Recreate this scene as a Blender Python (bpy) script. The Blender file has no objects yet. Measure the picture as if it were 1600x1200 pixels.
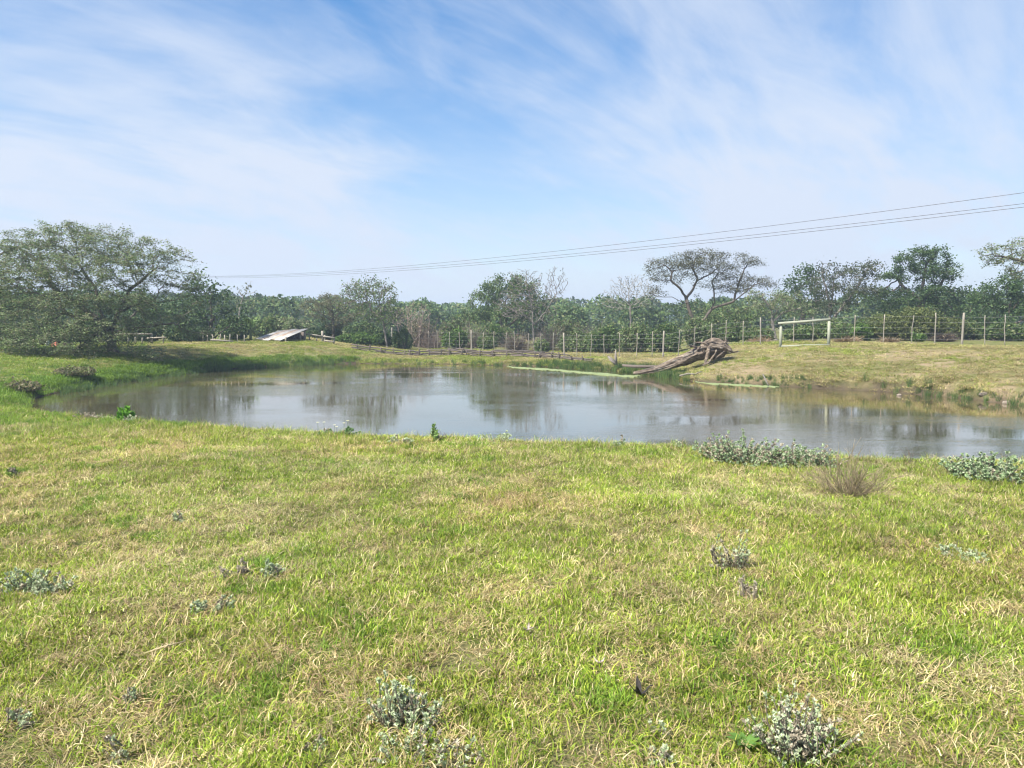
import bpy, math, random
import numpy as np
from math import radians, sin, cos, pi

random.seed(7)
RNG = np.random.default_rng(11)
S = bpy.context.scene
COL = S.collection

# ------------------------------------------------------------------ camera
FPX, CAMZ, TILT = 1186.0, 2.1, radians(4.58)      # focal length in photo pixels, eye height over the water, tilt down
cd = bpy.data.cameras.new('camera'); cam = bpy.data.objects.new('camera', cd); COL.objects.link(cam)
cam.location = (0, 0, CAMZ); cam.rotation_euler = (pi/2 - TILT, 0, 0)
cd.sensor_width = 36.0; cd.lens = 36.0*FPX/1600.0; cd.clip_end = 6000; cd.clip_start = 0.05
S.camera = cam

# ------------------------------------------------------------------ sky
SUN_EL, SUN_AZ = radians(50), radians(-128)       # azimuth from +Y, clockwise: behind the left shoulder
world = bpy.data.worlds.new('World'); S.world = world; world.use_nodes = True
wt = world.node_tree; wt.nodes.clear()
def wn(t, **kw):
    n = wt.nodes.new(t)
    for k, v in kw.items(): setattr(n, k, v)
    return n
def wl(a, b): wt.links.new(a, b)
sky = wn('ShaderNodeTexSky', sky_type='NISHITA', sun_disc=False)
sky.sun_elevation = SUN_EL; sky.sun_rotation = SUN_AZ; sky.air_density = 1.0; sky.dust_density = 0.6; sky.ozone_density = 2.0
tc = wn('ShaderNodeTexCoord'); sep = wn('ShaderNodeSeparateXYZ'); wl(tc.outputs['Generated'], sep.inputs[0])
def wmath(op, a, b=None, clamp=False):
    n = wn('ShaderNodeMath', operation=op, use_clamp=clamp)
    for i, v in enumerate((a, b)):
        if v is None: continue
        if isinstance(v, (int, float)): n.inputs[i].default_value = v
        else: wl(v, n.inputs[i])
    return n.outputs[0]
zz = wmath('ADD', wmath('MAXIMUM', sep.outputs['Z'], 0.0), 0.34)
comb = wn('ShaderNodeCombineXYZ')
wl(wmath('DIVIDE', sep.outputs['X'], zz), comb.inputs[0]); wl(wmath('DIVIDE', sep.outputs['Y'], zz), comb.inputs[1])
def cloud(rot, scl, loc, nscale, detail, dist, rough=0.55):
    r_ = wn('ShaderNodeVectorRotate', rotation_type='Z_AXIS'); r_.inputs['Angle'].default_value = radians(rot); wl(comb.outputs[0], r_.inputs['Vector'])
    m = wn('ShaderNodeMapping'); m.inputs['Scale'].default_value = scl
    m.inputs['Location'].default_value = loc
    wl(r_.outputs[0], m.inputs[0])
    n = wn('ShaderNodeTexNoise'); n.inputs['Scale'].default_value = nscale; n.inputs['Detail'].default_value = detail
    n.inputs['Distortion'].default_value = dist; n.inputs['Roughness'].default_value = rough
    wl(m.outputs[0], n.inputs['Vector']); return n.outputs['Fac']
big = cloud(40, (1.0, 0.7, 1), (7.3, 3.35, 0.0), 1.2, 4, 0.7)
streak = cloud(48, (1.5, 0.62, 1), (4.8, 7.28, 0.0), 2.4, 8, 0.9, 0.6)
fine = cloud(44, (2.0, 0.6, 1), (-4.32, 2.44, 0.0), 6.5, 7, 1.0, 0.62)
mix = wmath('ADD', wmath('MULTIPLY', big, 0.62), wmath('ADD', wmath('MULTIPLY', streak, 0.45), wmath('MULTIPLY', fine, 0.13)))
ramp = wn('ShaderNodeMapRange'); ramp.interpolation_type = 'SMOOTHSTEP'
ramp.inputs['From Min'].default_value = 0.445; ramp.inputs['From Max'].default_value = 0.76
wl(mix, ramp.inputs['Value'])
hz = wn('ShaderNodeMapRange'); hz.interpolation_type = 'SMOOTHSTEP'                   # thin veil thickens towards the horizon all round
hz.inputs['From Min'].default_value = 0.40; hz.inputs['From Max'].default_value = 0.0
wl(sep.outputs['Z'], hz.inputs['Value'])
cov = wmath('ADD', wmath('MULTIPLY', ramp.outputs[0], 0.72), wmath('MULTIPLY', hz.outputs[0], 0.66), clamp=True)
hz2 = wn('ShaderNodeMapRange'); hz2.interpolation_type = 'SMOOTHSTEP'
hz2.inputs['From Min'].default_value = 0.20; hz2.inputs['From Max'].default_value = 0.02; wl(sep.outputs['Z'], hz2.inputs['Value'])
cov = wmath('MAXIMUM', wmath('ADD', wmath('MULTIPLY', cov, 0.86), 0.12), wmath('MULTIPLY', hz2.outputs[0], 0.93))
mx = wn('ShaderNodeMix', data_type='RGBA'); wl(cov, mx.inputs['Factor']); hs = wn('ShaderNodeHueSaturation'); hs.inputs['Saturation'].default_value = 1.5; hs.inputs['Value'].default_value = 1.25; wl(sky.outputs[0], hs.inputs['Color']); wl(hs.outputs[0], mx.inputs['A'])
mx.inputs['B'].default_value = (4.95, 5.5, 6.5, 1)
bg = wn('ShaderNodeBackground'); bg.inputs['Strength'].default_value = 0.065
wl(mx.outputs['Result'], bg.inputs['Color'])
wo = wn('ShaderNodeOutputWorld'); wl(bg.outputs[0], wo.inputs['Surface'])

# ------------------------------------------------------------------ sun and exposure
sd = bpy.data.lights.new('sun', 'SUN'); sun = bpy.data.objects.new('sun', sd); COL.objects.link(sun)
sd.energy = 5.0; sd.angle = radians(1.2); sd.color = (1.0, 0.94, 0.83)
from mathutils import Vector, Matrix
sdir = Vector((sin(SUN_AZ)*cos(SUN_EL), cos(SUN_AZ)*cos(SUN_EL), sin(SUN_EL)))
sun.rotation_euler = sdir.to_track_quat('Z', 'Y').to_euler(); sun.location = sdir*30 + Vector((0, 0, 5))
S.view_settings.view_transform = 'Standard'; S.view_settings.look = 'None'
S.view_settings.gamma = 1.0; S.view_settings.use_curve_mapping = False
S.view_settings.exposure = 1.2
S.render.engine = 'CYCLES'
S.cycles.use_denoising = True; S.cycles.filter_width = 1.2
S.cycles.max_bounces = 6; S.cycles.diffuse_bounces = 3; S.cycles.glossy_bounces = 2; S.cycles.transmission_bounces = 4
S.cycles.volume_bounces = 0; S.cycles.transparent_max_bounces = 4
S.cycles.sample_clamp_indirect = 4.0
HAZE = 0.0013
S.cycles.use_adaptive_sampling = True; S.cycles.adaptive_threshold = 0.025

# ------------------------------------------------------------------ helpers
def smooth(a, b, x):
    t = np.clip((np.asarray(x, float)-a)/(b-a), 0, 1); return t*t*(3-2*t)
def _h(ix, iy, s):
    n = (ix*374761393 + iy*668265263 + s*974634777) & 0x7fffffff
    n = ((n ^ (n >> 13))*1274126177) & 0x7fffffff
    return ((n ^ (n >> 16)) & 0xffff)/65535.0
def vnoise(x, y, s=0):
    x = np.asarray(x, float); y = np.asarray(y, float)
    ix = np.floor(x).astype(np.int64); iy = np.floor(y).astype(np.int64); fx = x-ix; fy = y-iy
    fx = fx*fx*(3-2*fx); fy = fy*fy*(3-2*fy)
    return (_h(ix, iy, s)*(1-fx)+_h(ix+1, iy, s)*fx)*(1-fy) + (_h(ix, iy+1, s)*(1-fx)+_h(ix+1, iy+1, s)*fx)*fy
def fbm(x, y, s=0, o=4):
    a, t, n = 1.0, 0.0, 0.0
    for k in range(o):
        t = t + a*vnoise(np.asarray(x)*2**k, np.asarray(y)*2**k, s+k); n += a; a *= 0.55
    return t/n
def ray(px, py):
    u = (px-800)/FPX; v = (600-py)/FPX
    return np.array([u, cos(TILT)+v*sin(TILT), -sin(TILT)+v*cos(TILT)])
def at(px, py, D):                      # the point of the place seen there, D metres out
    r = ray(px, py); return np.array([0, 0, CAMZ]) + r*(D/r[1])
def on_level(px, py, z):
    r = ray(px, py); return np.array([0, 0, CAMZ]) + r*((z-CAMZ)/r[2])

# shoreline of the pond
FAR = [(40, 626), (75, 616), (130, 606), (230, 592), (330, 578), (450, 571.5), (560, 568), (700, 569), (850, 573), (960, 579),
       (1040, 589), (1100, 598), (1200, 602), (1290, 607), (1400, 613), (1500, 622), (1600, 634), (1750, 655), (1950, 690)]
CREST = [(2200, 740), (1900, 726), (1600, 716), (1400, 710), (1200, 703), (1000, 690), (800, 685), (600, 676), (400, 662), (200, 645), (90, 632), (50, 628)]
poly = [on_level(a, b, 0.0)[:2] for a, b in FAR]
for a, b in CREST:
    p = on_level(a, b, 0.50)[:2]; L = np.linalg.norm(p)
    poly.append(p*(L+1.5)/L)
poly = np.array(poly)
def pond_dist(x, y):
    x = np.asarray(x, float); y = np.asarray(y, float)
    best = np.full(x.shape, 1e9); inside = np.zeros(x.shape, bool)
    n = len(poly)
    for i in range(n):
        a = poly[i]; b = poly[(i+1) % n]; e = b-a
        t = np.clip(((x-a[0])*e[0]+(y-a[1])*e[1])/(e@e), 0, 1)
        best = np.minimum(best, (x-a[0]-t*e[0])**2+(y-a[1]-t*e[1])**2)
        c = ((a[1] > y) != (b[1] > y)) & (x < (b[0]-a[0])*(y-a[1])/(b[1]-a[1]+1e-12)+a[0])
        inside ^= c
    d = np.sqrt(best); return np.where(inside, -d, d)
AZ = [-900, 0, 300, 480, 560, 640, 950, 1060, 1120, 1250, 1600, 2400]
HB = [.75, .80, .95, 1.0, .62, .26, .26, .40, .85, 1.08, 1.12, 1.2]
WB = [5, 5, 5, 5.5, 5, 5, 5, 5, 5, 7, 9, 9]
def ground(x, y):
    x = np.asarray(x, float); y = np.asarray(y, float)
    d = pond_dist(x, y)
    d2 = d + 0.5*(fbm(x*0.9, y*0.9, 5, 3)-0.5)*smooth(0.0, 1.0, d)
    az = x/np.maximum(y, 3.0)*FPX+800
    H = np.interp(az, AZ, HB); W = np.interp(az, AZ, WB)
    step = np.interp(az, [0, 1080, 1180, 1300, 2400], [.06, .06, .10, .26, .28])
    far = step*smooth(0, 0.22, d2) + (H-step)*np.clip(1-np.exp(-2.2*np.maximum(d2, 0)/W), 0, 1)/0.89
    far = np.minimum(far, H+0.15)
    near = 0.45*smooth(0, 1.6, d) + 0.05*smooth(1.5, 6, d)
    k = smooth(14, 18.5, y + 0.10*np.abs(x+12))
    h = near*(1-k)+far*k
    h = h + (fbm(x*0.35, y*0.35, 21, 3)-0.5)*0.16*smooth(0.3, 3, d) + (fbm(x*1.7, y*1.7, 31, 3)-0.5)*0.07*smooth(0.1, 1.0, d)
    h = h + smooth(90, 300, np.hypot(x, y))*1.2
    bed = -0.9*smooth(0, 4, -d)
    return np.where(d > 0, h, bed)
def gz(x, y): return float(ground(np.array([x]), np.array([y]))[0])
def gp(px, D):
    x = (px-800)/FPX*D; return np.array([x, D, gz(x, D)])
def hit(px, py):                        # where that sight line meets the ground
    r = ray(px, py); r = r/r[1]
    t = np.concatenate([np.arange(1.5, 20, 0.03), np.arange(20, 80, 0.1)])
    p = np.array([0, 0, CAMZ])[None]+r[None]*t[:, None]
    w = np.nonzero(p[:, 2] <= ground(p[:, 0], p[:, 1]))[0]
    q = p[w[0]] if len(w) else p[-1]
    if q[1] > 17.5 and py > 630:         # seen over the near crest: stand on the crest itself
        c = p[(t < 17.5)]; z = ground(c[:, 0], c[:, 1]); d = pond_dist(c[:, 0], c[:, 1])
        s = np.where(d > .7, (z-CAMZ)/c[:, 1], -9); q = c[s.argmax()]
    return np.array([q[0], q[1], gz(q[0], q[1])])

# materials ---------------------------------------------------------
MATS = {}
def mat(name):
    m = bpy.data.materials.new(name); m.use_nodes = True; MATS[name] = m
    nt = m.node_tree; nt.nodes.clear()
    o = nt.nodes.new('ShaderNodeOutputMaterial')
    return m, nt, o
class NT:
    def __init__(s, nt): s.nt = nt
    def n(s, t, **kw):
        x = s.nt.nodes.new(t)
        for k, v in kw.items():
            if k in x.inputs.keys(): x.inputs[k].default_value = v
            else: setattr(x, k, v)
        return x
    def l(s, a, b): s.nt.links.new(a, b)
    def noise(s, scale, detail=4, rough=0.55, vec=None, dist=0.0):
        x = s.n('ShaderNodeTexNoise'); x.inputs['Scale'].default_value = scale; x.inputs['Detail'].default_value = detail
        x.inputs['Roughness'].default_value = rough; x.inputs['Distortion'].default_value = dist
        if vec is not None: s.l(vec, x.inputs['Vector'])
        return x.outputs['Fac']
    def ramp(s, fac, stops):
        r = s.n('ShaderNodeValToRGB'); e = r.color_ramp.elements
        while len(e) < len(stops): e.new(0.5)
        for i, (p, c) in enumerate(stops):
            e[i].position = p; e[i].color = (*c, 1) if len(c) == 3 else c
        s.l(fac, r.inputs[0]); return r.outputs[0]
    def mix(s, fac, a, b, mode='MIX'):
        m = s.n('ShaderNodeMix', data_type='RGBA', blend_type=mode)
        for key, v in (('Factor', fac), ('A', a), ('B', b)):
            if isinstance(v, (int, float)): m.inputs[key].default_value = v
            elif isinstance(v, tuple): m.inputs[key].default_value = (*v, 1)
            else: s.l(v, m.inputs[key])
        return m.outputs['Result']
    def mr(s, v, a, b, c=0.0, d=1.0):
        m = s.n('ShaderNodeMapRange'); m.interpolation_type = 'SMOOTHSTEP'
        for i, q in enumerate((a, b, c, d)): m.inputs[i+1].default_value = q
        s.l(v, m.inputs[0]); return m.outputs[0]

def leaf_mat(name, trans=0.35, rough=0.6, instanced=False):
    m, nt, o = mat(name); N = NT(nt)
    a = N.n('ShaderNodeAttribute', attribute_name='col'); c = a.outputs['Color']
    if instanced:
        t = N.n('ShaderNodeAttribute', attribute_name='tint'); t.attribute_type = 'INSTANCER'
        c = N.mix(1.0, c, t.outputs['Color'], 'MULTIPLY')
    p = N.n('ShaderNodeBsdfPrincipled'); p.inputs['Roughness'].default_value = rough; p.inputs['Specular IOR Level'].default_value = 0.25
    N.l(c, p.inputs['Base Color'])
    tr = N.n('ShaderNodeBsdfTranslucent'); N.l(c, tr.inputs['Color'])
    ms = N.n('ShaderNodeMixShader'); ms.inputs[0].default_value = trans
    N.l(p.outputs[0], ms.inputs[1]); N.l(tr.outputs[0], ms.inputs[2]); N.l(ms.outputs[0], o.inputs[0])
    return m
M_LEAF = leaf_mat('foliage', 0.38)
M_GRASS = leaf_mat('grass_blade', 0.32, 0.55, True)
M_SHRUB = leaf_mat('felted_leaf', 0.18, 0.8)

def wood_mat(name, cols, scale=(6, 6, 1.2), rough=0.85, bump=0.5, bscale=9):
    m, nt, o = mat(name); N = NT(nt)
    g = N.n('ShaderNodeTexCoord'); mp = N.n('ShaderNodeMapping'); mp.inputs['Scale'].default_value = scale
    N.l(g.outputs['Object'], mp.inputs[0])
    f = N.noise(bscale, 6, 0.65, mp.outputs[0], 0.4)
    inf = N.n('ShaderNodeObjectInfo')
    c = N.ramp(f, [(0.28, cols[0]), (0.5, cols[1]), (0.75, cols[2])])
    c = N.mix(1.0, c, N.ramp(inf.outputs['Random'], [(0, (.8, .8, .8)), (1, (1.12, 1.08, 1.04))]), 'MULTIPLY')
    p = N.n('ShaderNodeBsdfPrincipled'); p.inputs['Roughness'].default_value = rough; p.inputs['Specular IOR Level'].default_value = 0.2
    N.l(c, p.inputs['Base Color'])
    b = N.n('ShaderNodeBump'); b.inputs['Strength'].default_value = bump; b.inputs['Distance'].default_value = 0.02
    N.l(f, b.inputs['Height']); N.l(b.outputs[0], p.inputs['Normal']); N.l(p.outputs[0], o.inputs[0])
    return m
M_BARK = wood_mat('bark', [(.05, .042, .036), (.10, .088, .075), (.17, .155, .135)])
M_PALEBARK = wood_mat('pale_bark', [(.11, .10, .09), (.19, .175, .16), (.29, .27, .25)])
M_POST = wood_mat('weathered_post', [(.18, .165, .14), (.27, .25, .215), (.36, .34, .30)], (14, 14, 2))
M_TREATED = wood_mat('treated_pole', [(.20, .22, .17), (.29, .31, .25), (.36, .38, .31)], (12, 12, 3))
M_LOG = wood_mat('old_rail', [(.05, .042, .038), (.105, .09, .082), (.19, .17, .155)], (3, 10, 10))
M_DEAD = wood_mat('dead_wood', [(.025, .021, .018), (.125, .102, .083), (.36, .31, .255)], (.5, 3.6, 3.6), bump=1.0, bscale=4)
M_STONE = wood_mat('stone', [(.12, .10, .085), (.20, .175, .15), (.29, .26, .22)], (3, 3, 3))

def plain(name, col, rough=0.6, metal=0.0, var=0.25, scale=8.0, second=None):
    m, nt, o = mat(name); N = NT(nt)
    g = N.n('ShaderNodeTexCoord'); f = N.noise(scale, 5, 0.6, g.outputs['Object'])
    lo = tuple(c*(1-var) for c in col); hi = second or tuple(min(1, c*(1+var)) for c in col)
    c = N.ramp(f, [(0.35, lo), (0.65, hi)])
    p = N.n('ShaderNodeBsdfPrincipled'); p.inputs['Roughness'].default_value = rough; p.inputs['Metallic'].default_value = metal
    N.l(c, p.inputs['Base Color']); N.l(p.outputs[0], o.inputs[0]); return m
M_WIRE = plain('galvanised_wire', (.33, .33, .33), 0.5, 0.3)
M_CABLE = plain('power_cable', (.10, .10, .11), 0.6)
M_SHEET = plain('weathered_sheet', (.31, .305, .29), 0.5, 0.0, 0.2, 3.0)
M_RUST = plain('rusty_sheet', (.27, .17, .11), 0.7, 0.0, 0.3, 4.0, (.40, .35, .31))
M_RED = plain('salmon_plastic', (.62, .17, .11), 0.5)
M_WHITE = plain('white_plastic', (.80, .80, .78), 0.5, 0, 0.08)
M_DARK = plain('charred_leaf', (.020, .017, .015), 0.8, 0, 0.5, 60)
M_DRYLEAF = plain('dry_leaf', (.33, .27, .24), 0.8, 0, 0.4, 60)

# objects -----------------------------------------------------------
def obj(name, me, parent=None, material=None):
    o = bpy.data.objects.new(name, me); COL.objects.link(o)
    if parent is not None: o.parent = parent
    if material is not None and me is not None and not me.materials: me.materials.append(material)
    return o
def thing(name, label, cat, loc=(0, 0, 0), rz=0.0, group=None):
    o = obj(name, None); o.location = loc; o.rotation_euler = (0, 0, rz); o.empty_display_size = 0.2
    tag(o, label, cat, group); return o
def tag(o, label, cat, group=None):
    o['label'] = label; o['category'] = cat
    if group: o['group'] = group
    return o

class MB:                               # collects vertices, faces and a colour per vertex
    def __init__(s): s.v = []; s.f4 = []; s.f3 = []; s.c = []; s.n = 0
    def add(s, v, f4=None, f3=None, col=(.5, .5, .5)):
        v = np.asarray(v, float).reshape(-1, 3)
        if f4 is not None and len(f4): s.f4.append(np.asarray(f4, int).reshape(-1, 4)+s.n)
        if f3 is not None and len(f3): s.f3.append(np.asarray(f3, int).reshape(-1, 3)+s.n)
        c = np.asarray(col, float)
        s.c.append(np.broadcast_to(c, (len(v), 3)) if c.ndim == 1 else c)
        s.v.append(v); s.n += len(v)
    def mesh(s, name, smooth_=True, offset=(0, 0, 0)):
        V = np.concatenate(s.v)-np.asarray(offset, float); C = np.concatenate(s.c)
        F4 = np.concatenate(s.f4) if s.f4 else np.zeros((0, 4), int)
        F3 = np.concatenate(s.f3) if s.f3 else np.zeros((0, 3), int)
        me = bpy.data.meshes.new(name)
        me.vertices.add(len(V)); me.vertices.foreach_set('co', V.astype(np.float32).ravel())
        nl = F4.size+F3.size; me.loops.add(nl)
        me.loops.foreach_set('vertex_index', np.concatenate([F4.ravel(), F3.ravel()]).astype(np.int32))
        nf = len(F4)+len(F3); me.polygons.add(nf)
        st = np.concatenate([np.arange(len(F4))*4, F4.size+np.arange(len(F3))*3]).astype(np.int32)
        me.polygons.foreach_set('loop_start', st)
        me.polygons.foreach_set('use_smooth', np.full(nf, smooth_))
        me.update(calc_edges=True)
        a = me.color_attributes.new('col', 'FLOAT_COLOR', 'POINT')
        a.data.foreach_set('color', np.concatenate([C, np.ones((len(C), 1))], 1).astype(np.float32).ravel())
        return me

def frames(d):
    d = d/np.maximum(np.linalg.norm(d, axis=1, keepdims=True), 1e-9)
    ref = np.where(np.abs(d[:, 2:3]) < 0.9, [[0, 0, 1.0]], [[1.0, 0, 0]])
    u = np.cross(d, ref); u /= np.linalg.norm(u, axis=1, keepdims=True)
    return d, u, np.cross(d, u)
def prisms(mb, A, B, ra, rb, k=5, col=(.1, .09, .08)):
    n = len(A)
    if n == 0: return
    d, u, w = frames(B-A); t = np.arange(k)*2*pi/k
    ring = np.cos(t)[None, :, None]*u[:, None]+np.sin(t)[None, :, None]*w[:, None]
    V = np.concatenate([A[:, None]+ring*ra[:, None, None], B[:, None]+ring*rb[:, None, None]], 1)
    i = np.arange(k); j = (i+1) % k
    f = np.stack([i, j, j+k, i+k], 1)
    F = f[None]+(np.arange(n)*2*k)[:, None, None]
    c = np.asarray(col, float)
    if c.ndim == 2: c = np.repeat(c, 2*k, 0)
    mb.add(V.reshape(-1, 3), F.reshape(-1, 4), col=c)
def tube(mb, pts, rad, k=8, col=(.2, .18, .15), cap=True, flute=0.0, seed=0):
    P = np.asarray(pts, float); R = np.broadcast_to(np.asarray(rad, float), (len(P),))
    T = np.gradient(P, axis=0); T /= np.maximum(np.linalg.norm(T, axis=1, keepdims=True), 1e-9)
    ref = np.array([0, 0, 1.0]) if abs(T[0, 2]) < 0.9 else np.array([1.0, 0, 0])
    u = np.cross(T[0], ref); u /= np.linalg.norm(u); V = []
    t = np.arange(k)*2*pi/k
    for i in range(len(P)):
        u = u-T[i]*(u@T[i]); u /= np.linalg.norm(u); w = np.cross(T[i], u)
        r = R[i]*np.ones(k)
        if flute:
            tw = t+i*0.05
            r = r*(1+flute*((vnoise(np.cos(tw)*2.6+seed*7.3+i*0.07, np.sin(tw)*2.6+i*0.05, seed)-0.5)*1.6+(vnoise(np.cos(tw)*6+seed+i*.09, np.sin(tw)*6, seed+5)-0.5)*1.1))
        V.append(P[i]+np.cos(t)[:, None]*u*r[:, None]+np.sin(t)[:, None]*w*r[:, None])
    n = len(P); a = np.arange(k); b = (a+1) % k
    F = np.concatenate([np.stack([a+i*k, b+i*k, b+(i+1)*k, a+(i+1)*k], 1) for i in range(n-1)])
    f3 = []
    V = np.concatenate(V)
    if cap:
        V = np.concatenate([V, P[:1], P[-1:]])
        f3 = np.concatenate([np.stack([b, a, np.full(k, n*k)], 1), np.stack([a+(n-1)*k, b+(n-1)*k, np.full(k, n*k+1)], 1)])
    mb.add(V, F, f3, col)
def box(mb, c, s, R=None, col=(.3, .3, .3), bev=0.0):
    v = np.array([[x, y, z] for x in (-.5, .5) for y in (-.5, .5) for z in (-.5, .5)])*np.asarray(s, float)
    if R is not None: v = v@np.asarray(R).T
    mb.add(v+np.asarray(c, float), [[0, 1, 3, 2], [4, 6, 7, 5], [0, 4, 5, 1], [2, 3, 7, 6], [0, 2, 6, 4], [1, 5, 7, 3]], col=col)
def leaves(mb, P, size, cols, flat=0.0, elong=1.7, rng=RNG, axis=None):
    n = len(P)
    if n == 0: return
    a = rng.normal(size=(n, 3)) if axis is None else axis+rng.normal(size=(n, 3))*0.45
    if axis is None: a[:, 2] *= (1-flat)
    a /= np.linalg.norm(a, axis=1, keepdims=True)
    nn = rng.normal(size=(n, 3)); nn[:, 2] += 2.2*flat+0.3
    b = np.cross(nn, a); b /= np.maximum(np.linalg.norm(b, axis=1, keepdims=True), 1e-6)
    s = (np.asarray(size)*rng.uniform(0.6, 1.4, n))[:, None]
    L = a*s*elong*0.5; W = b*s*0.5
    V = np.stack([P-L, P+W-L*0.1, P+L, P-W-L*0.1], 1)
    F = np.arange(n*4).reshape(-1, 4)
    mb.add(V.reshape(-1, 3), F, col=np.repeat(cols, 4, 0))
def palette(n, cols, var=0.22, rng=RNG, w=None):
    cols = np.asarray(cols, float); k = rng.choice(len(cols), n, p=w)
    return cols[k]*(1+rng.uniform(-var, var, (n, 1)))

# space colonisation: limbs that fill a crown volume
def grow(att, nodes, par, step, kill, infl, it=140, wob=0.25, up=0.0, rng=RNG):
    nodes = [np.array(p, float) for p in nodes]; par = list(par)
    N = np.array(nodes)
    bd = np.full(len(att), 1e9); bi = np.zeros(len(att), int)
    def upd(lo):
        Q = N[lo:]
        D = np.linalg.norm(att[:, None]-Q[None], axis=2)
        m = D.argmin(1); dm = D[np.arange(len(att)), m]
        w = dm < bd; bd[w] = dm[w]; bi[w] = m[w]+lo
    upd(0)
    for _ in range(it):
        act = bd < infl
        if not act.any():
            if len(att) == 0: break
            act = bd <= bd.min()+1e-6
        src, inv = np.unique(bi[act], return_inverse=True)
        dv = att[act]-N[bi[act]]; dv /= np.maximum(np.linalg.norm(dv, axis=1, keepdims=True), 1e-6)
        s = np.zeros((len(src), 3)); np.add.at(s, inv, dv)
        s /= np.maximum(np.linalg.norm(s, axis=1, keepdims=True), 1e-6)
        s += rng.normal(size=s.shape)*wob; s[:, 2] += up
        s /= np.maximum(np.linalg.norm(s, axis=1, keepdims=True), 1e-6)
        new = N[src]+s*step
        lo = len(N); N = np.concatenate([N, new]); par += list(src)
        upd(lo)
        keep = bd > kill
        att = att[keep]; bd = bd[keep]; bi = bi[keep]
        if len(att) == 0 or len(N) > 9000: break
    return N, np.array(par)
def radii(par, tip, p=1.85):
    n = len(par); r = np.zeros(n); ch = np.zeros(n, int)
    for i in range(n-1, -1, -1):
        r[i] = (r[i])**(1/p) if r[i] > 0 else tip
        if par[i] >= 0: r[par[i]] += r[i]**p; ch[par[i]] += 1
    return r, ch
def blob_points(blobs, n, rng=RNG, hollow=0.0, vp=0.7):
    vol = np.array([b[3]*b[4]*b[5] for b in blobs]); vol = vol**vp; k = rng.choice(len(blobs), n, p=vol/vol.sum())
    B = np.array(blobs)[k]; d = rng.normal(size=(n, 3)); d /= np.linalg.norm(d, axis=1, keepdims=True)
    r = rng.uniform(hollow**3, 1, n)**(1/3)
    return B[:, :3]+d*r[:, None]*B[:, 3:6]

def tree(name, label, cat, base_px, D, blobs_px, limbs_px=None, nat=350, step=0.22, trunk_r=0.16, tip=0.012, leaf=(0.10, 14, 0.22), flat=0.0,
         cols=((.05, .085, .035),), bark=None, twig=(.12, .105, .09), depth=0.8, group=None, wob=0.25, up=0.0, kill=2.0, infl=9.0, thick=0.030,
         hollow=0.0, base=None, seed=1, leafy=0.05, elong=1.7, trunk_to=0.4, fork=1, crown_leaf=True, lean=0.0):
    rng = np.random.default_rng(seed)
    B0 = gp(base_px, D) if base is None else np.array(base, float)
    B0 = B0-np.array([0, 0, 0.08])
    k = D/FPX; blobs = []
    for b in blobs_px:
        c = at(b[0], b[1], D); dz = b[4]*k if len(b) > 4 else 0.0
        rx, rz = b[2]*k, b[3]*k
        blobs.append((c[0], c[1]+dz, c[2], rx, max(rx*depth, rz*0.8), rz))
    att = blob_points(blobs, nat, rng, hollow)
    nodes, par = [B0], [-1]
    if limbs_px:
        ends = {}
        for limb in limbs_px:
            prev = 0
            p0 = B0
            for (x, y, off) in limb:
                q = at(x, y, D+off)
                key = (x, y, off)
                if key in ends: prev = ends[key]; p0 = q; continue
                L = np.linalg.norm(q-p0); m = max(1, int(L/(step*1.3)))
                for j in range(1, m+1):
                    pt = p0+(q-p0)*j/m
                    if j < m: pt = pt+rng.normal(size=3)*step*0.10
                    nodes.append(pt); par.append(prev); prev = len(nodes)-1
                p0 = q; ends[key] = prev
    else:
        c = att.mean(0); top = B0+(c-B0)*trunk_to; top[:2] += rng.normal(size=2)*lean
        for f in range(fork):
            e = top+(rng.normal(size=3)*[0.5, 0.5, 0.1]*np.linalg.norm(top-B0)*0.5 if fork > 1 else 0)
            L = np.linalg.norm(e-B0); m = max(2, int(L/step)); prev = 0
            for j in range(1, m+1):
                nodes.append(B0+(e-B0)*j/m+rng.normal(size=3)*step*0.12); par.append(prev); prev = len(nodes)-1
    N, par = grow(att, nodes, par, step, step*kill, step*infl, 160, wob, up, rng)
    r, ch = radii(par, tip); r = tip+(r-tip)*max(0.2, (trunk_r-tip)/max(r[0]-tip, 1e-6)) if r[0] > tip else r
    e = np.nonzero(par >= 0)[0]; A = N[par[e]]; Bn = N[e]; ra = np.minimum(r[par[e]], r[e]*1.25); rb = r[e]
    root = thing(name, label, cat, B0, 0, group)
    W = MB(); big = rb >= thick
    prisms(W, A[big], Bn[big], ra[big], rb[big], 7)
    # flare at the foot
    tube(W, [B0-np.array([0, 0, .15]), B0, B0+(N[1]-B0)*0.9], [r[0]*1.6, r[0]*1.35, r[0]], 9)
    obj('trunk', W.mesh('trunk', True, B0), root, bark or M_BARK)
    C = MB(); sm = ~big
    prisms(C, A[sm], Bn[sm], ra[sm], rb[sm], 3, np.asarray(twig)*(1+rng.uniform(-.25, .25, (int(sm.sum()), 1))))
    ls, per, spread = leaf
    if per > 0:
        tw = np.nonzero(r <= leafy)[0]
        cnt = rng.poisson(per*rng.gamma(1.3, 1/1.3, len(tw))); P = np.repeat(N[tw], cnt, 0)
        P = P+rng.normal(size=P.shape)*spread*np.array([1, 1, 1-0.75*flat])
        # light and dark clumps are different ages of leaf
        cl = np.repeat(rng.uniform(0.72, 1.28, len(tw)), cnt)[:, None]
        leaves(C, P, ls, palette(len(P), cols, 0.22, rng)*cl, flat, elong, rng)
    if C.n: obj('crown', C.mesh('crown', False, B0), root, M_LEAF)
    return root

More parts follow.
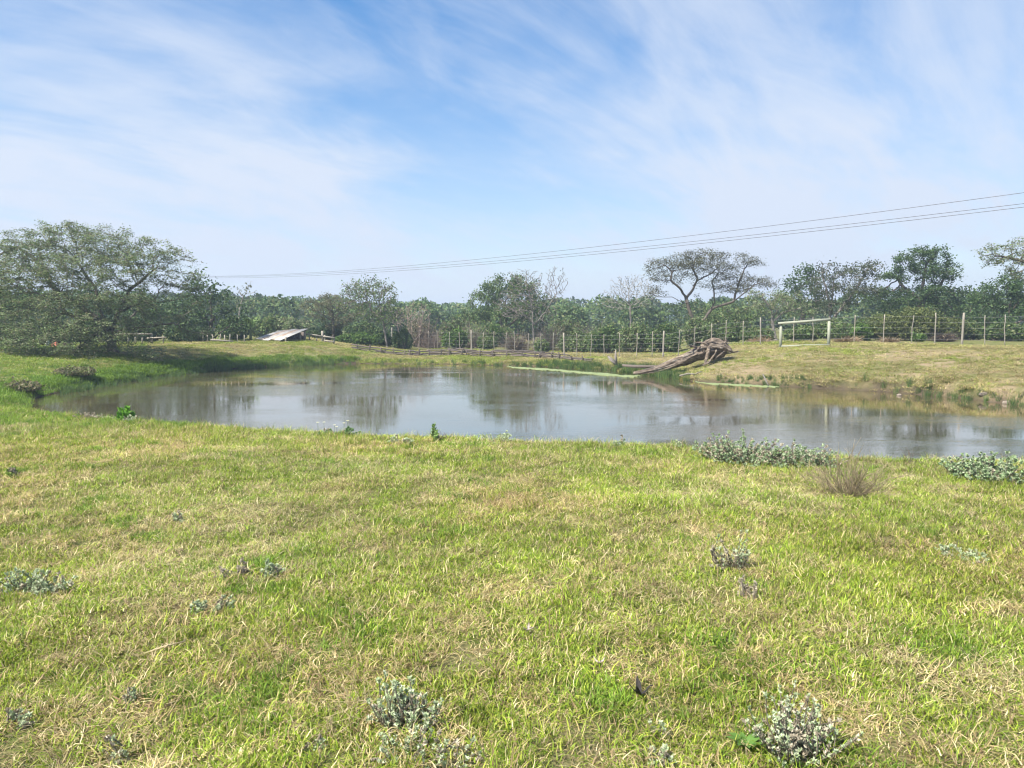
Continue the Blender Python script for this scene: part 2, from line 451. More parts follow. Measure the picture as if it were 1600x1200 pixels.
def bush(name, label, px, D, wpx, ypx, cols, n=2600, ls=0.10, twig=(.13, .11, .09), depth=0.8, bare=False, group=None, seed=1, lobes=7, dens=1.0, flat=0.1, cat='bush', elong=1.6, foot=None):
    """a rounded shrub on the ground: stems fanning up into leafy lobes"""
    rng = np.random.default_rng(seed)
    b = gp(px, D) if foot is None else hit(px, foot)
    D = b[1]; k = D/FPX; top = at(px, ypx, D)[2]; H = max(0.3, top-b[2]); w = wpx*k
    root = thing(name, label, cat, b, 0, group)
    L = []
    for i in range(lobes):
        a = rng.uniform(0, 2*pi); q = rng.uniform(0.0, 0.72)
        cx, cy = cos(a)*q*w, sin(a)*q*w*depth
        hh = H*(1-0.45*q*q)*rng.uniform(0.78, 1.0)
        L.append((cx, cy, hh*0.52, w*rng.uniform(.32, .48), w*depth*rng.uniform(.32, .48), hh*0.50))
    st = MB(); m = 10+lobes*3
    for i in range(m):
        l = L[i % lobes]; e = np.array(l[:3])+rng.normal(size=3)*np.array(l[3:6])*0.45
        s = np.array([rng.normal()*w*0.18, rng.normal()*w*0.18, -0.06]); mid = (s+e)/2+rng.normal(size=3)*0.10*H
        tube(st, [s, mid, e], [0.022, 0.015, 0.006], 4, np.asarray(twig), False)
    obj('stem', st.mesh('stem'), root, M_LEAF)
    F = MB()
    if bare:
        for i in range(n):
            l = L[i % lobes]; e = np.array(l[:3])+rng.normal(size=3)*np.array(l[3:6])*0.75; e[2] = max(e[2], 0.05)
            s = e*np.array([.25, .25, .1])+rng.normal(size=3)*0.05; s[2] = abs(s[2]); mid = s+(e-s)*0.55+rng.normal(size=3)*0.09*H
            A = np.array([s, mid]); Bq = np.array([mid, e])
            prisms(F, A, Bq, np.array([.009, .007]), np.array([.007, .004]), 3, palette(2, [twig], .3, rng))
    nl = int((n if not bare else n*3)*dens)
    if not bare or dens > 0:
        P = blob_points(L, nl, rng, 0.55); P[:, 2] = np.maximum(P[:, 2], 0.03+rng.uniform(0, .1, nl))
        q = fbm(P[:, 0]*2.2+seed, P[:, 2]*2.2+P[:, 1]*2.2, seed, 2)
        leaves(F, P, ls, palette(nl, cols, .2, rng)*(0.7+0.6*q)[:, None], flat, elong, rng)
        if not bare:                     # ragged shoots beyond the outline
            ns = nl//60; Q = blob_points(L, ns, rng, 0.95)
            P = np.repeat(Q, 6, 0)*(1+rng.uniform(0, 0.16, (ns*6, 1)))+rng.normal(size=(ns*6, 3))*0.05
            P[:, 2] = np.maximum(P[:, 2], .03)
            leaves(F, P, ls*0.9, palette(len(P), cols, .25, rng), flat, elong, rng)
    obj('foliage', F.mesh('foliage', False), root, M_LEAF)
    return root

# ------------------------------------------------------------------ ground
def axis_steps(segs):
    out = [segs[0][0]]
    for a, b, s in segs:
        n = max(1, int(round((b-a)/s))); out += list(a+(b-a)*np.arange(1, n+1)/n)
    return np.array(out)
gx = axis_steps([(-900, -300, 100), (-300, -100, 25), (-100, -40, 5), (-40, -18, .6), (-18, 18, .16), (18, 40, .6), (40, 100, 5), (100, 300, 25), (300, 900, 100)])
gy = axis_steps([(-60, -4, 7), (-4, 1, .5), (1, 16, .16), (16, 46, .22), (46, 64, .6), (64, 130, 4), (130, 300, 20), (300, 1000, 100)])
X, Y = np.meshgrid(gx, gy); Z = ground(X, Y)
nx, ny = len(gx), len(gy)
I = np.arange(nx*ny).reshape(ny, nx)
F = np.stack([I[:-1, :-1], I[:-1, 1:], I[1:, 1:], I[1:, :-1]], -1).reshape(-1, 4)
Dp = pond_dist(X, Y); AZM = X/np.maximum(Y, 3)*FPX+800
def spot(cx, cy, rx, ry, s):            # an irregular patch on the ground
    q = np.hypot((X-cx)/rx, (Y-cy)/ry)+(fbm(X*1.1, Y*1.1, s, 3)-.5)*1.1
    return smooth(1.0, 0.55, q)
mud = smooth(0.30, 0.0, Dp+(fbm(X*1.3, Y*1.3, 77, 3)-.5)*0.5)
p1 = hit(1030, 561); p2 = hit(1140, 575); p3 = hit(1372, 552); p4 = hit(1235, 555); p5 = hit(500, 556); p6 = hit(1190, 590)
sand = np.maximum.reduce([spot(p1[0], p1[1], 1.9, 1.6, 3), spot(p2[0], p2[1], 1.2, 2.2, 4)*.75, spot(p3[0], p3[1], .8, 1.6, 5),
                          spot(p4[0], p4[1], 1.4, 1.2, 6)*.55, spot(p5[0], p5[1]-1.2, 3.6, 1.4, 8)*.45, spot(p6[0], p6[1], 1.6, 1.0, 9)*.7])
sand = np.maximum(sand, .95*smooth(.46, .58, fbm(X*.8, Y*1.1, 123, 4))*smooth(1080, 1180, AZM)*smooth(15, 18, Y)*smooth(9, 6, Dp))
sand = np.maximum(sand, .55*smooth(.50, .66, fbm(X*.9, Y*1.2, 133, 4))*smooth(300, 380, AZM)*smooth(620, 560, AZM)*smooth(15, 18, Y)*smooth(5, 3, Dp))
lush = smooth(620, 330, AZM)*smooth(16, 20, Y)*smooth(2.6, 0.6, Dp)
lush = np.maximum(lush, 0.7*smooth(250, 60, AZM)*smooth(15, 20, Y))
C = np.stack([np.maximum(mud, 0), sand, lush], -1).reshape(-1, 3)
mb = MB(); mb.add(np.stack([X, Y, Z], -1).reshape(-1, 3), F, col=C)
m, nt, o = mat('turf_ground'); N = NT(nt)
tcn = N.n('ShaderNodeTexCoord').outputs['Object']
a = N.n('ShaderNodeAttribute', attribute_name='col'); sp = N.n('ShaderNodeSeparateColor'); N.l(a.outputs['Color'], sp.inputs[0])
n1 = N.noise(0.55, 5, .6, tcn); n2 = N.noise(3.2, 6, .65, tcn); n3 = N.noise(28, 5, .7, tcn)
c = N.mix(N.mr(n2, .38, .64), (.105, .135, .032), (.20, .18, .085))
c = N.mix(N.mr(n1, .40, .66, 0, .65), c, (.17, .145, .075))
c = N.mix(N.mr(n3, .40, .70, 0, .6), c, (.075, .095, .026))
c = N.mix(sp.outputs[2], c, N.mix(n2, (.055, .125, .020), (.12, .19, .035)))
sandm = N.n('ShaderNodeMath', operation='MULTIPLY'); N.l(sp.outputs[1], sandm.inputs[0]); N.l(N.mr(N.noise(2.4, 6, .7, tcn), .34, .56, .25, 1), sandm.inputs[1])
c = N.mix(sandm.outputs[0], c, N.mix(N.mr(n3, .3, .7), (.19, .145, .09), (.34, .265, .175)))
c = N.mix(sp.outputs[0], c, N.mix(n2, (.050, .042, .030), (.11, .085, .058)))
p = N.n('ShaderNodeBsdfPrincipled'); p.inputs['Roughness'].default_value = 0.95; p.inputs['Specular IOR Level'].default_value = 0.1
N.l(c, p.inputs['Base Color'])
b = N.n('ShaderNodeBump'); b.inputs['Strength'].default_value = 0.8; b.inputs['Distance'].default_value = 0.05
N.l(n3, b.inputs['Height']); N.l(b.outputs[0], p.inputs['Normal']); N.l(p.outputs[0], o.inputs[0])
g = obj('ground', mb.mesh('ground'), None, m); g['kind'] = 'structure'

# ------------------------------------------------------------------ water
m, nt, o = mat('pond_surface'); N = NT(nt)
tcn = N.n('ShaderNodeTexCoord').outputs['Object']
def wave(sc, nscale, detail, rot):
    mp = N.n('ShaderNodeMapping'); mp.inputs['Scale'].default_value = sc; mp.inputs['Rotation'].default_value = (0, 0, radians(rot)); N.l(tcn, mp.inputs[0])
    return N.noise(nscale, detail, .55, mp.outputs[0], 0.3)
w1 = wave((.55, 1.6, 1), 2.6, 3, 8); w2 = wave((.8, 1.8, 1), 9.0, 3, -12); gust = wave((.35, .8, 1), 0.35, 3, 15)
p = N.n('ShaderNodeBsdfPrincipled'); p.inputs['Base Color'].default_value = (.078, .068, .040, 1)
p.inputs['Roughness'].default_value = 0.035; p.inputs['IOR'].default_value = 1.42; p.inputs['Specular IOR Level'].default_value = 0.5
hsum = N.n('ShaderNodeMath', operation='MULTIPLY_ADD'); N.l(w2, hsum.inputs[0]); hsum.inputs[1].default_value = 0.50; N.l(w1, hsum.inputs[2])
b = N.n('ShaderNodeBump'); b.inputs['Distance'].default_value = 0.026; N.l(hsum.outputs[0], b.inputs['Height'])
N.l(N.mr(gust, .42, .66, .03, .32), b.inputs['Strength'])
N.l(b.outputs[0], p.inputs['Normal'])
gl = N.n('ShaderNodeBsdfGlossy'); gl.inputs['Color'].default_value = (.93, .88, .78, 1); gl.inputs['Roughness'].default_value = 0.03; N.l(b.outputs[0], gl.inputs['Normal'])
ms = N.n('ShaderNodeMixShader'); ms.inputs[0].default_value = 0.36; N.l(p.outputs[0], ms.inputs[1]); N.l(gl.outputs[0], ms.inputs[2]); N.l(ms.outputs[0], o.inputs[0])
lo = poly.min(0)-0.5; hi = poly.max(0)+0.5
mb = MB(); mb.add([[lo[0], lo[1], 0], [hi[0], lo[1], 0], [hi[0], hi[1], 0], [lo[0], hi[1], 0]], [[0, 1, 2, 3]])
w = obj('pond_water', mb.mesh('pond_water'), None, m); w['kind'] = 'structure'
# ------------------------------------------------------------------ trees
OLIVE = ((.160, .215, .095), (.205, .255, .125), (.130, .190, .080), (.225, .220, .140))
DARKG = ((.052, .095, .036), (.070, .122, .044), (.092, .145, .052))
MIDG = ((.105, .170, .055), (.145, .205, .068), (.085, .140, .048), (.17, .19, .085))
BRIGHT = ((.085, .160, .035), (.120, .190, .045), (.070, .125, .030))
DRAB = ((.145, .145, .085), (.18, .17, .11), (.11, .13, .068))
DRY = ((.23, .18, .11), (.17, .13, .085), (.28, .22, .14))

tree('thorn_tree', 'large spreading olive green thorn tree with drooping boughs beside the left end of the pond', 'tree', 178, 33,
     [(120, 380, 105, 34, 0), (30, 402, 75, 34, 20), (225, 398, 62, 30, -10), (275, 425, 42, 38, 0), (180, 425, 100, 32, -40), (60, 440, 85, 30, -40),
      (-45, 430, 70, 50, 0), (295, 462, 36, 30, 10), (100, 482, 70, 20, -70), (215, 470, 62, 20, -60), (250, 505, 62, 18, -30), (60, 512, 45, 12, -80),
      (140, 520, 60, 14, -90), (20, 480, 60, 22, -40), (130, 552, 32, 12, -110), (190, 548, 34, 10, -100), (310, 520, 34, 16, 0), (255, 548, 30, 8, -60), (95, 505, 50, 16, -110), (160, 535, 45, 12, -120), (215, 525, 50, 12, -80), (110, 530, 40, 12, -120), (185, 505, 45, 14, -90), (150, 470, 60, 18, -60), (178, 530, 40, 16, -60), (160, 515, 50, 16, -75), (205, 540, 36, 12, -70), (40, 535, 45, 10, -60), (80, 550, 30, 8, -90)],
     [[(172, 520, 0), (160, 502, 0), (128, 498, -.6), (100, 488, -1.0), (93, 470, -1.2)], [(172, 520, 0), (186, 487, 0), (215, 475, -.3), (240, 470, -.6)],
      [(172, 520, 0), (186, 487, 0), (205, 450, .3), (240, 422, .3)], [(172, 520, 0), (160, 502, 0), (150, 450, .6), (120, 410, .8)],
      [(172, 520, 0), (160, 502, 0), (90, 455, 1.0), (50, 400, 1.2), (25, 385, 1.2)], [(172, 520, 0), (215, 512, -1), (270, 505, -1.2)],
      [(172, 520, 0), (150, 525, -1.5), (118, 548, -2.6)]],
     nat=5200, step=.19, trunk_r=.20, tip=.007, leaf=(.040, 28, .125), flat=.75, cols=OLIVE, twig=(.20, .17, .135), depth=.85, seed=3, kill=1.15, infl=6, wob=.30, leafy=.022, elong=2.0, thick=.026)

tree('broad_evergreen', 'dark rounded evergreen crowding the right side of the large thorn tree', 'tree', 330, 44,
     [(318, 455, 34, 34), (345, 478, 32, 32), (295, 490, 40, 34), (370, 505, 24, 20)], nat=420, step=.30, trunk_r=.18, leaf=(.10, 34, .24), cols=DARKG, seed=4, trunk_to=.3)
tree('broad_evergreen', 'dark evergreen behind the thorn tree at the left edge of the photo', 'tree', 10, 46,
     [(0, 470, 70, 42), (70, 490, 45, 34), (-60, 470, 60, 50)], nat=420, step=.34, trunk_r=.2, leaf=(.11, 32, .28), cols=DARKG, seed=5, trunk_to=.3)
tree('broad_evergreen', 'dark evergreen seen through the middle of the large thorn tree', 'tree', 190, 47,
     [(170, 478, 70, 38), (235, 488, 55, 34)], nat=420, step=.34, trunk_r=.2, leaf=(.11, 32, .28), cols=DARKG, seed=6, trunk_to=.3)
tree('slender_tree', 'slim pale stemmed tree with a small thin crown left of the tin roof', 'tree', 372, 62,
     [(386, 455, 22, 12), (378, 468, 16, 12), (392, 440, 10, 8)], [[(374, 490, 0), (380, 462, 0)]], nat=160, step=.24, trunk_r=.06, tip=.012,
     leaf=(.09, 5, .2), cols=DRAB, bark=M_PALEBARK, twig=(.30, .28, .25), seed=7)
tree('domed_tree', 'grey green flat domed tree with a dark trunk right of the tin roof', 'tree', 522, 52,
     [(512, 475, 44, 18), (490, 486, 26, 18), (545, 486, 28, 20), (525, 500, 40, 14)], [[(521, 512, 0), (520, 500, 0)]], nat=1100, step=.22, trunk_r=.11,
     leaf=(.055, 34, .15), flat=.5, cols=DRAB, twig=(.17, .15, .135), seed=8, leafy=.03)
tree('half_bare_tree', 'half bare grey tree with sparse leaves and a pale fallen limb at its foot', 'tree', 606, 50,
     [(575, 453, 46, 20), (602, 462, 24, 24), (550, 472, 28, 22), (590, 488, 46, 20)], [[(598, 500, 0), (580, 485, 0), (572, 465, 0)], [(598, 500, 0), (592, 470, 0)]],
     nat=2600, step=.18, trunk_r=.07, tip=.013, leaf=(.075, 3.2, .16), cols=MIDG, bark=M_PALEBARK, twig=(.23, .20, .185), seed=9, thick=.035, kill=1.4, wob=.35)
tree('bare_shrub_tree', 'pinkish bare fan of thin upright twigs behind the left of the wire fence', 'tree', 640, 54,
     [(640, 492, 36, 16), (650, 482, 24, 12), (625, 498, 22, 14)], nat=1300, step=.16, trunk_r=.05, tip=.012, leaf=(.06, .0, .1), twig=(.32, .25, .22), seed=10,
     fork=5, trunk_to=.45, kill=1.4, thick=.04, up=.25, bark=M_PALEBARK)
tree('round_crowned_tree', 'dense green dome shaped tree in the middle of the far tree line', 'tree', 785, 62,
     [(795, 452, 52, 24), (765, 466, 36, 24), (830, 468, 34, 26), (742, 494, 32, 14), (800, 482, 66, 22), (785, 442, 30, 12)], nat=900, step=.28, trunk_r=.22,
     leaf=(.09, 40, .21), cols=DARKG+MIDG, seed=11, hollow=.3, trunk_to=.35)
tree('leafless_tree', 'leafless grey tree with two pale leaning stems in front of the green dome tree', 'tree', 834, 50,
     [(820, 436, 34, 18), (868, 440, 24, 26), (845, 455, 40, 28), (805, 475, 38, 26), (835, 488, 40, 16)],
     [[(833, 505, 0), (832, 488, 0), (826, 455, 0)], [(833, 508, .2), (852, 488, .2), (868, 462, .3)], [(833, 505, 0), (815, 488, -.3)]],
     nat=3200, step=.18, trunk_r=.062, tip=.012, leaf=(.07, .10, .1), cols=DRAB, bark=M_PALEBARK, twig=(.25, .225, .21), seed=12, thick=.030, kill=1.35, wob=.3, up=.06)
tree('leafless_tree', 'whitish leafless tree just left of the dark umbrella thorn', 'tree', 985, 60,
     [(985, 452, 38, 24), (960, 468, 24, 20), (1010, 462, 24, 22), (1000, 440, 20, 14)], [[(985, 490, 0), (985, 478, 0)]],
     nat=2200, step=.19, trunk_r=.062, tip=.013, leaf=(.07, .15, .1), cols=DRAB, bark=M_PALEBARK, twig=(.33, .31, .29), seed=13, thick=.034, kill=1.4, wob=.32, fork=3)
J = (1074, 474, 0)
tree('umbrella_thorn', 'dark flat topped umbrella thorn with twisting open limbs right of centre', 'tree', 1090, 52,
     [(1036, 412, 28, 12), (1058, 405, 24, 10), (1085, 398, 24, 9), (1112, 400, 30, 10), (1090, 412, 46, 10), (1020, 420, 18, 10), (1170, 408, 22, 10), (1160, 402, 16, 8), (1182, 412, 16, 7),
      (1178, 440, 34, 9), (1200, 446, 22, 6), (1150, 450, 30, 9), (1125, 425, 26, 10), (1035, 432, 26, 10), (1022, 452, 14, 10), (1070, 432, 22, 9), (1120, 445, 22, 10), (1140, 418, 18, 8), (1148, 432, 22, 8), (1065, 415, 22, 9)],
     [[(1085, 505, 0), (1079, 490, 0), J, (1066, 472, -.3), (1050, 464, -.6), (1028, 464, -.9), (1016, 458, -1.0)],
      [(1085, 505, 0), (1079, 490, 0), J, (1072, 466, .2), (1083, 452, .3), (1090, 435, .4), (1082, 420, .4), (1086, 405, .5)],
      [(1085, 505, 0), (1079, 490, 0), J, (1072, 466, .2), (1062, 450, -.3), (1048, 438, -.5), (1050, 425, -.5), (1040, 415, -.5)],
      [(1085, 505, 0), (1079, 490, 0), J, (1072, 466, .2), (1083, 452, .3), (1090, 438, .4), (1110, 428, .7), (1125, 415, .8)],
      [(1100, 500, .2), (1103, 487, .3), (1099, 475, .5), (1088, 462, .6)],
      [(1100, 500, .2), (1112, 482, .4), (1117, 472, .5), (1115, 452, .4), (1112, 440, .3), (1124, 425, .3)],
      [(1100, 500, .2), (1112, 482, .4), (1128, 477, -.2), (1146, 471, -.4), (1160, 460, -.6), (1175, 448, -.7)],
      [(1100, 500, .2), (1112, 482, .4), (1128, 477, -.2), (1146, 471, -.4), (1155, 440, .2), (1163, 420, .3)]],
     nat=2600, step=.19, trunk_r=.165, tip=.008, leaf=(.045, 15, .15), flat=.5, cols=((.105, .115, .072), (.13, .135, .085), (.09, .10, .062), (.14, .14, .075)),
     bark=M_BARK, twig=(.12, .105, .095), seed=14, thick=.028, kill=1.2, wob=.33, infl=6, leafy=.020, elong=2.0, depth=.9)
tree('low_thorn_tree', 'low olive thorn tree with forked whitish stems left of the wooden frame', 'tree', 1212, 45,
     [(1200, 462, 36, 12), (1232, 466, 34, 12), (1210, 478, 46, 14), (1262, 488, 22, 10)], [[(1206, 500, 0), (1205, 485, 0), (1196, 470, 0)], [(1206, 505, 0), (1224, 488, 0), (1250, 482, -.3)], [(1206, 500, 0), (1218, 480, .4)]],
     nat=700, step=.20, trunk_r=.09, tip=.010, leaf=(.06, 11, .15), flat=.5, cols=OLIVE, bark=M_PALEBARK, twig=(.27, .25, .22), seed=15, thick=.026, kill=1.5)
tree('broad_evergreen', 'small dark evergreen dome directly behind the forked stems near the wooden frame', 'tree', 1250, 56,
     [(1248, 442, 30, 22), (1262, 428, 26, 14), (1232, 452, 20, 14), (1255, 468, 40, 18)], nat=420, step=.30, trunk_r=.16, leaf=(.10, 32, .25), cols=DARKG, seed=16)
tree('tall_open_tree', 'tall open grey green tree with pale stems above the wooden frame', 'tree', 1298, 48,
     [(1285, 408, 9, 10), (1300, 425, 30, 16), (1335, 424, 36, 14), (1365, 415, 18, 10), (1315, 448, 50, 18), (1285, 450, 28, 26), (1345, 450, 34, 20), (1300, 480, 40, 14)],
     [[(1297, 500, 0), (1296, 470, 0), (1287, 440, 0), (1285, 412, 0)], [(1297, 500, 0), (1300, 470, .2), (1303, 435, .2)], [(1297, 505, 0), (1312, 485, 0), (1330, 462, .2), (1350, 430, .3)]],
     nat=1100, step=.22, trunk_r=.13, tip=.010, leaf=(.07, 14, .14), cols=((.075, .095, .05), (.095, .11, .06), (.06, .08, .042)), bark=M_PALEBARK, twig=(.27, .25, .22), seed=17, thick=.028, kill=1.5, wob=.3)
tree('tall_evergreen', 'tallest dark evergreen with a layered broad crown behind the right bank', 'tree', 1440, 50,
     [(1448, 395, 34, 13), (1420, 408, 30, 14), (1475, 412, 28, 15), (1450, 425, 52, 16), (1395, 430, 26, 12), (1490, 432, 18, 12), (1400, 458, 46, 12), (1455, 458, 56, 14), (1380, 470, 34, 12), (1440, 485, 66, 14)],
     [[(1440, 490, 0), (1438, 470, 0), (1442, 445, 0), (1448, 410, 0)], [(1440, 490, 0), (1438, 470, 0), (1412, 450, .2), (1400, 430, .3)], [(1440, 490, 0), (1438, 470, 0), (1468, 450, .2), (1478, 425, .3)]],
     nat=1300, step=.24, trunk_r=.24, leaf=(.075, 34, .17), flat=.35, cols=DARKG, seed=18, hollow=.2, kill=1.6, leafy=.04)
tree('thorn_tree', 'olive thorn tree reaching into the photo from the right edge', 'tree', 1690, 37,
     [(1575, 388, 46, 14), (1640, 378, 60, 20), (1560, 405, 34, 8), (1600, 408, 60, 14), (1700, 390, 60, 30), (1545, 398, 22, 7), (1650, 430, 70, 14)],
     [[(1690, 500, 0), (1685, 450, 0), (1650, 425, 0), (1605, 410, 0), (1575, 402, 0)], [(1690, 500, 0), (1685, 450, 0), (1640, 395, .4)], [(1690, 500, 0), (1685, 450, 0), (1710, 400, .4)]],
     nat=2000, step=.19, trunk_r=.18, tip=.007, leaf=(.052, 10, .13), flat=.8, cols=OLIVE, twig=(.18, .16, .13), seed=19, kill=1.4, infl=6, wob=.3, leafy=.022, elong=2.0)
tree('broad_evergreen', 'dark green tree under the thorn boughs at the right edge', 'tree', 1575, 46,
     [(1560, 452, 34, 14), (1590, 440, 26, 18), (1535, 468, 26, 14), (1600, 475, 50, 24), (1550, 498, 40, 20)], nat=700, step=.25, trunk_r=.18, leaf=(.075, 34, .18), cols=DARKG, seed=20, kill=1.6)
tree('broad_evergreen', 'dark green tree filling the gap right of the tallest evergreen', 'tree', 1512, 49,
     [(1512, 462, 22, 16), (1520, 490, 38, 24), (1490, 495, 30, 20)], nat=420, step=.28, trunk_r=.15, leaf=(.09, 30, .23), cols=DARKG, seed=21)
tree('broad_evergreen', 'dark tree in the shade right of the umbrella thorn trunk', 'tree', 1150, 57,
     [(1140, 490, 44, 20), (1180, 485, 26, 20), (1100, 500, 34, 16)], nat=420, step=.30, trunk_r=.15, leaf=(.10, 28, .25), cols=MIDG, seed=22)

# banana plant: each broad leaf a part
bp = gp(392, 45); root = thing('banana_plant', 'pale green banana plant with broad leaves left of the tin roof', 'plant', bp)
st = MB(); tube(st, [(0, 0, -.05), (.02, 0, .45), (0, .02, .9)], [.09, .075, .05], 8, (.16, .20, .09)); obj('stem', st.mesh('stem'), root, M_LEAF)
for i in range(8):
    a = i*2.4+.3; L = random.uniform(.9, 1.25); lb = MB(); rise = random.uniform(.35, 1.0)
    V = []
    for j in range(9):
        t = j/8; r = L*t*.55; z = .75+(.45+rise)*L*(t-.40*t*t); wd = .17*sin(pi*min(1, .08+t*.92))**.6
        c_ = np.array([cos(a)*r, sin(a)*r, z]); sd_ = np.array([-sin(a), cos(a), 0])*wd
        V += [c_-sd_+np.array([0, 0, -.04*(j % 2)]), c_, c_+sd_+np.array([0, 0, -.04*((j+1) % 2)])]
    Fq = [[j*3+q, j*3+q+1, j*3+q+4, j*3+q+3] for j in range(8) for q in (0, 1)]
    lb.add(V, Fq, col=np.array([.24, .34, .13])*random.uniform(.85, 1.2)); obj('leaf', lb.mesh('leaf'), root, M_LEAF)

# ------------------------------------------------------------------ bushes behind the fence and round the banks
B = [
 ('leafy_bush', 'bright leafy bush at the left end of the wire fence', 560, 50, 34, 518, BRIGHT, 2600, .11),
 ('leafy_bush', 'bright leafy bush overlapping the first fence posts', 596, 52, 22, 520, BRIGHT, 1600, .11),
 ('leafy_bush', 'dark upright bush behind the fence left of the bright green bush', 630, 50, 15, 509, DARKG, 1900, .09),
 ('leafy_bush', 'fresh green rounded bush behind the fence left of centre', 715, 53, 26, 511, BRIGHT, 2200, .10),
 ('leafy_bush', 'low green bush between the fence posts right of the fresh green one', 760, 53, 20, 522, MIDG, 1300, .10),
 ('leafy_bush', 'small green bush under the leafless tree', 850, 47, 18, 527, MIDG, 1100, .09),
 ('leafy_bush', 'olive hedge bush nearest the leafless tree behind the fence', 900, 47, 30, 512, MIDG+OLIVE, 2600, .10),
 ('leafy_bush', 'dark hedge bush behind the fence below the whitish leafless tree', 945, 46, 32, 502, DARKG+MIDG, 2900, .10),
 ('leafy_bush', 'olive hedge bush behind the thick post left of the fallen trunk', 990, 45, 32, 499, MIDG+OLIVE, 3000, .10),
 ('leafy_bush', 'dark hedge bush behind the fence above the fallen trunk', 1040, 44, 34, 503, DARKG+MIDG, 3000, .10),
 ('leafy_bush', 'olive hedge bush at the foot of the umbrella thorn', 1090, 45, 34, 492, MIDG+OLIVE, 3000, .10),
 ('leafy_bush', 'green hedge bush right of the umbrella thorn trunk', 1138, 44, 32, 503, MIDG, 3000, .10),
 ('leafy_bush', 'green hedge bush beside the low forked thorn tree', 1182, 43, 28, 510, MIDG, 2400, .10),
 ('leafy_bush', 'green bush filling the inside of the wooden frame', 1250, 41, 34, 508, MIDG, 2600, .10),
 ('creeper_mound', 'large yellow green creeper covered mound behind the right fence', 1430, 41, 80, 478, ((.115, .145, .045), (.15, .17, .06), (.085, .115, .038)), 9000, .09),
 ('leafy_bush', 'bright leafy bush left of the creeper covered mound', 1345, 41, 32, 503, BRIGHT, 2600, .11),
 ('leafy_bush', 'small bright leafy bush low in front of the creeper mound', 1433, 36, 14, 521, BRIGHT, 900, .09),
 ('leafy_bush', 'dark green bush behind the last fence posts at the right edge', 1565, 38, 44, 502, DARKG+MIDG, 3600, .09),
 ('leafy_bush', 'dark green bush between the tallest evergreen and the right edge', 1510, 41, 28, 500, DARKG+MIDG, 2200, .09),
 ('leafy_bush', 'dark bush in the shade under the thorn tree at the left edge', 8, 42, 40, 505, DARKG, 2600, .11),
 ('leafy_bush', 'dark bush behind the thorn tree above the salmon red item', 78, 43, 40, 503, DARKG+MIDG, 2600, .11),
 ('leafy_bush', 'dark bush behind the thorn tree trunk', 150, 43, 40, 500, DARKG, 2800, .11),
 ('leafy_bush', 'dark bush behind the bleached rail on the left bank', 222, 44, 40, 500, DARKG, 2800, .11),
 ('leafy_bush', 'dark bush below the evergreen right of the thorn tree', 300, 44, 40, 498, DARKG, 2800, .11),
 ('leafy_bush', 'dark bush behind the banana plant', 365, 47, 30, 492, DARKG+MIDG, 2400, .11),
 ('leafy_bush', 'dense green bush behind the low tin roof', 425, 54, 42, 487, MIDG, 3000, .12),
 ('leafy_bush', 'pale green bush behind the high side of the tin roof', 455, 53, 32, 492, OLIVE, 2200, .11),
 ('leafy_bush', 'dark bush behind the rails beside the tin roof', 512, 53, 32, 505, DARKG, 2400, .11),
 ('leafy_bush', 'dark bush behind the half bare grey tree', 570, 56, 34, 500, DARKG+MIDG, 2400, .11),
 ('leafy_bush', 'dull olive bush behind the pinkish bare twigs', 655, 58, 34, 497, DRAB, 2400, .11),
 ('leafy_bush', 'olive bush left of the dome shaped tree', 712, 60, 34, 492, DRAB+MIDG, 2400, .12),
 ('leafy_bush', 'green bush at the foot of the dome shaped tree', 765, 58, 40, 500, MIDG+BRIGHT, 2400, .12),
 ('leafy_bush', 'olive bush right of the leafless tree', 885, 55, 34, 492, DRAB+MIDG, 2600, .11),
 ('leafy_bush', 'green bush beneath the tall open grey tree', 1300, 45, 40, 497, MIDG, 2600, .11),
 ('leafy_bush', 'green bush between the tall open tree and the tallest evergreen', 1370, 46, 36, 485, DARKG+MIDG, 2600, .11),
]
for i, (nm, lab, px, D, wpx, yp, cols, n, ls) in enumerate(B):
    bush(nm, lab, px, D, wpx, yp, cols, n=int(n*1.9), ls=ls*.86, seed=100+i, lobes=14 if nm == 'creeper_mound' else 8, group='bushes behind the pond' if nm == 'leafy_bush' else None)
TW = [('bare_thicket', 'greyish brown twiggy scrub behind the fence left of the dome shaped tree', 740, 55, 34, 503, (.25, .20, .165), 420, .9),
      ('bare_thicket', 'brown twiggy scrub behind the fence below the whitish leafless tree', 930, 49, 36, 505, (.22, .18, .15), 420, .9),
      ('bare_thicket', 'pinkish brown scrub right of the pinkish bare twigs', 665, 57, 34, 500, (.27, .205, .18), 420, .3),
      ('bare_thicket', 'brown tangle of dead branches behind the middle of the wire fence', 805, 49, 46, 517, (.20, .165, .14), 520, .10),
      ('bare_thicket', 'grey brown twiggy thicket left of the fresh green bush', 680, 54, 24, 517, (.22, .175, .15), 320, .2),
      ('bare_thicket', 'dry twiggy thicket under the leafless tree', 850, 51, 40, 502, (.23, .19, .165), 420, .4),
      ('bare_thicket', 'dark brown brush pile behind the right fence', 1472, 36, 30, 517, (.12, .095, .085), 420, .05),
      ('dry_grass_clump', 'tawny dry grass inside and left of the wooden frame', 1195, 41, 24, 529, (.33, .24, .15), 420, .0),
      ('dry_grass_clump', 'tawny dry grass just right of the wooden frame', 1318, 36, 28, 523, (.36, .27, .17), 460, .0),
      ('dry_grass_clump', 'tawny dry grass below the creeper mound', 1388, 36, 20, 525, (.32, .24, .16), 320, .0)]
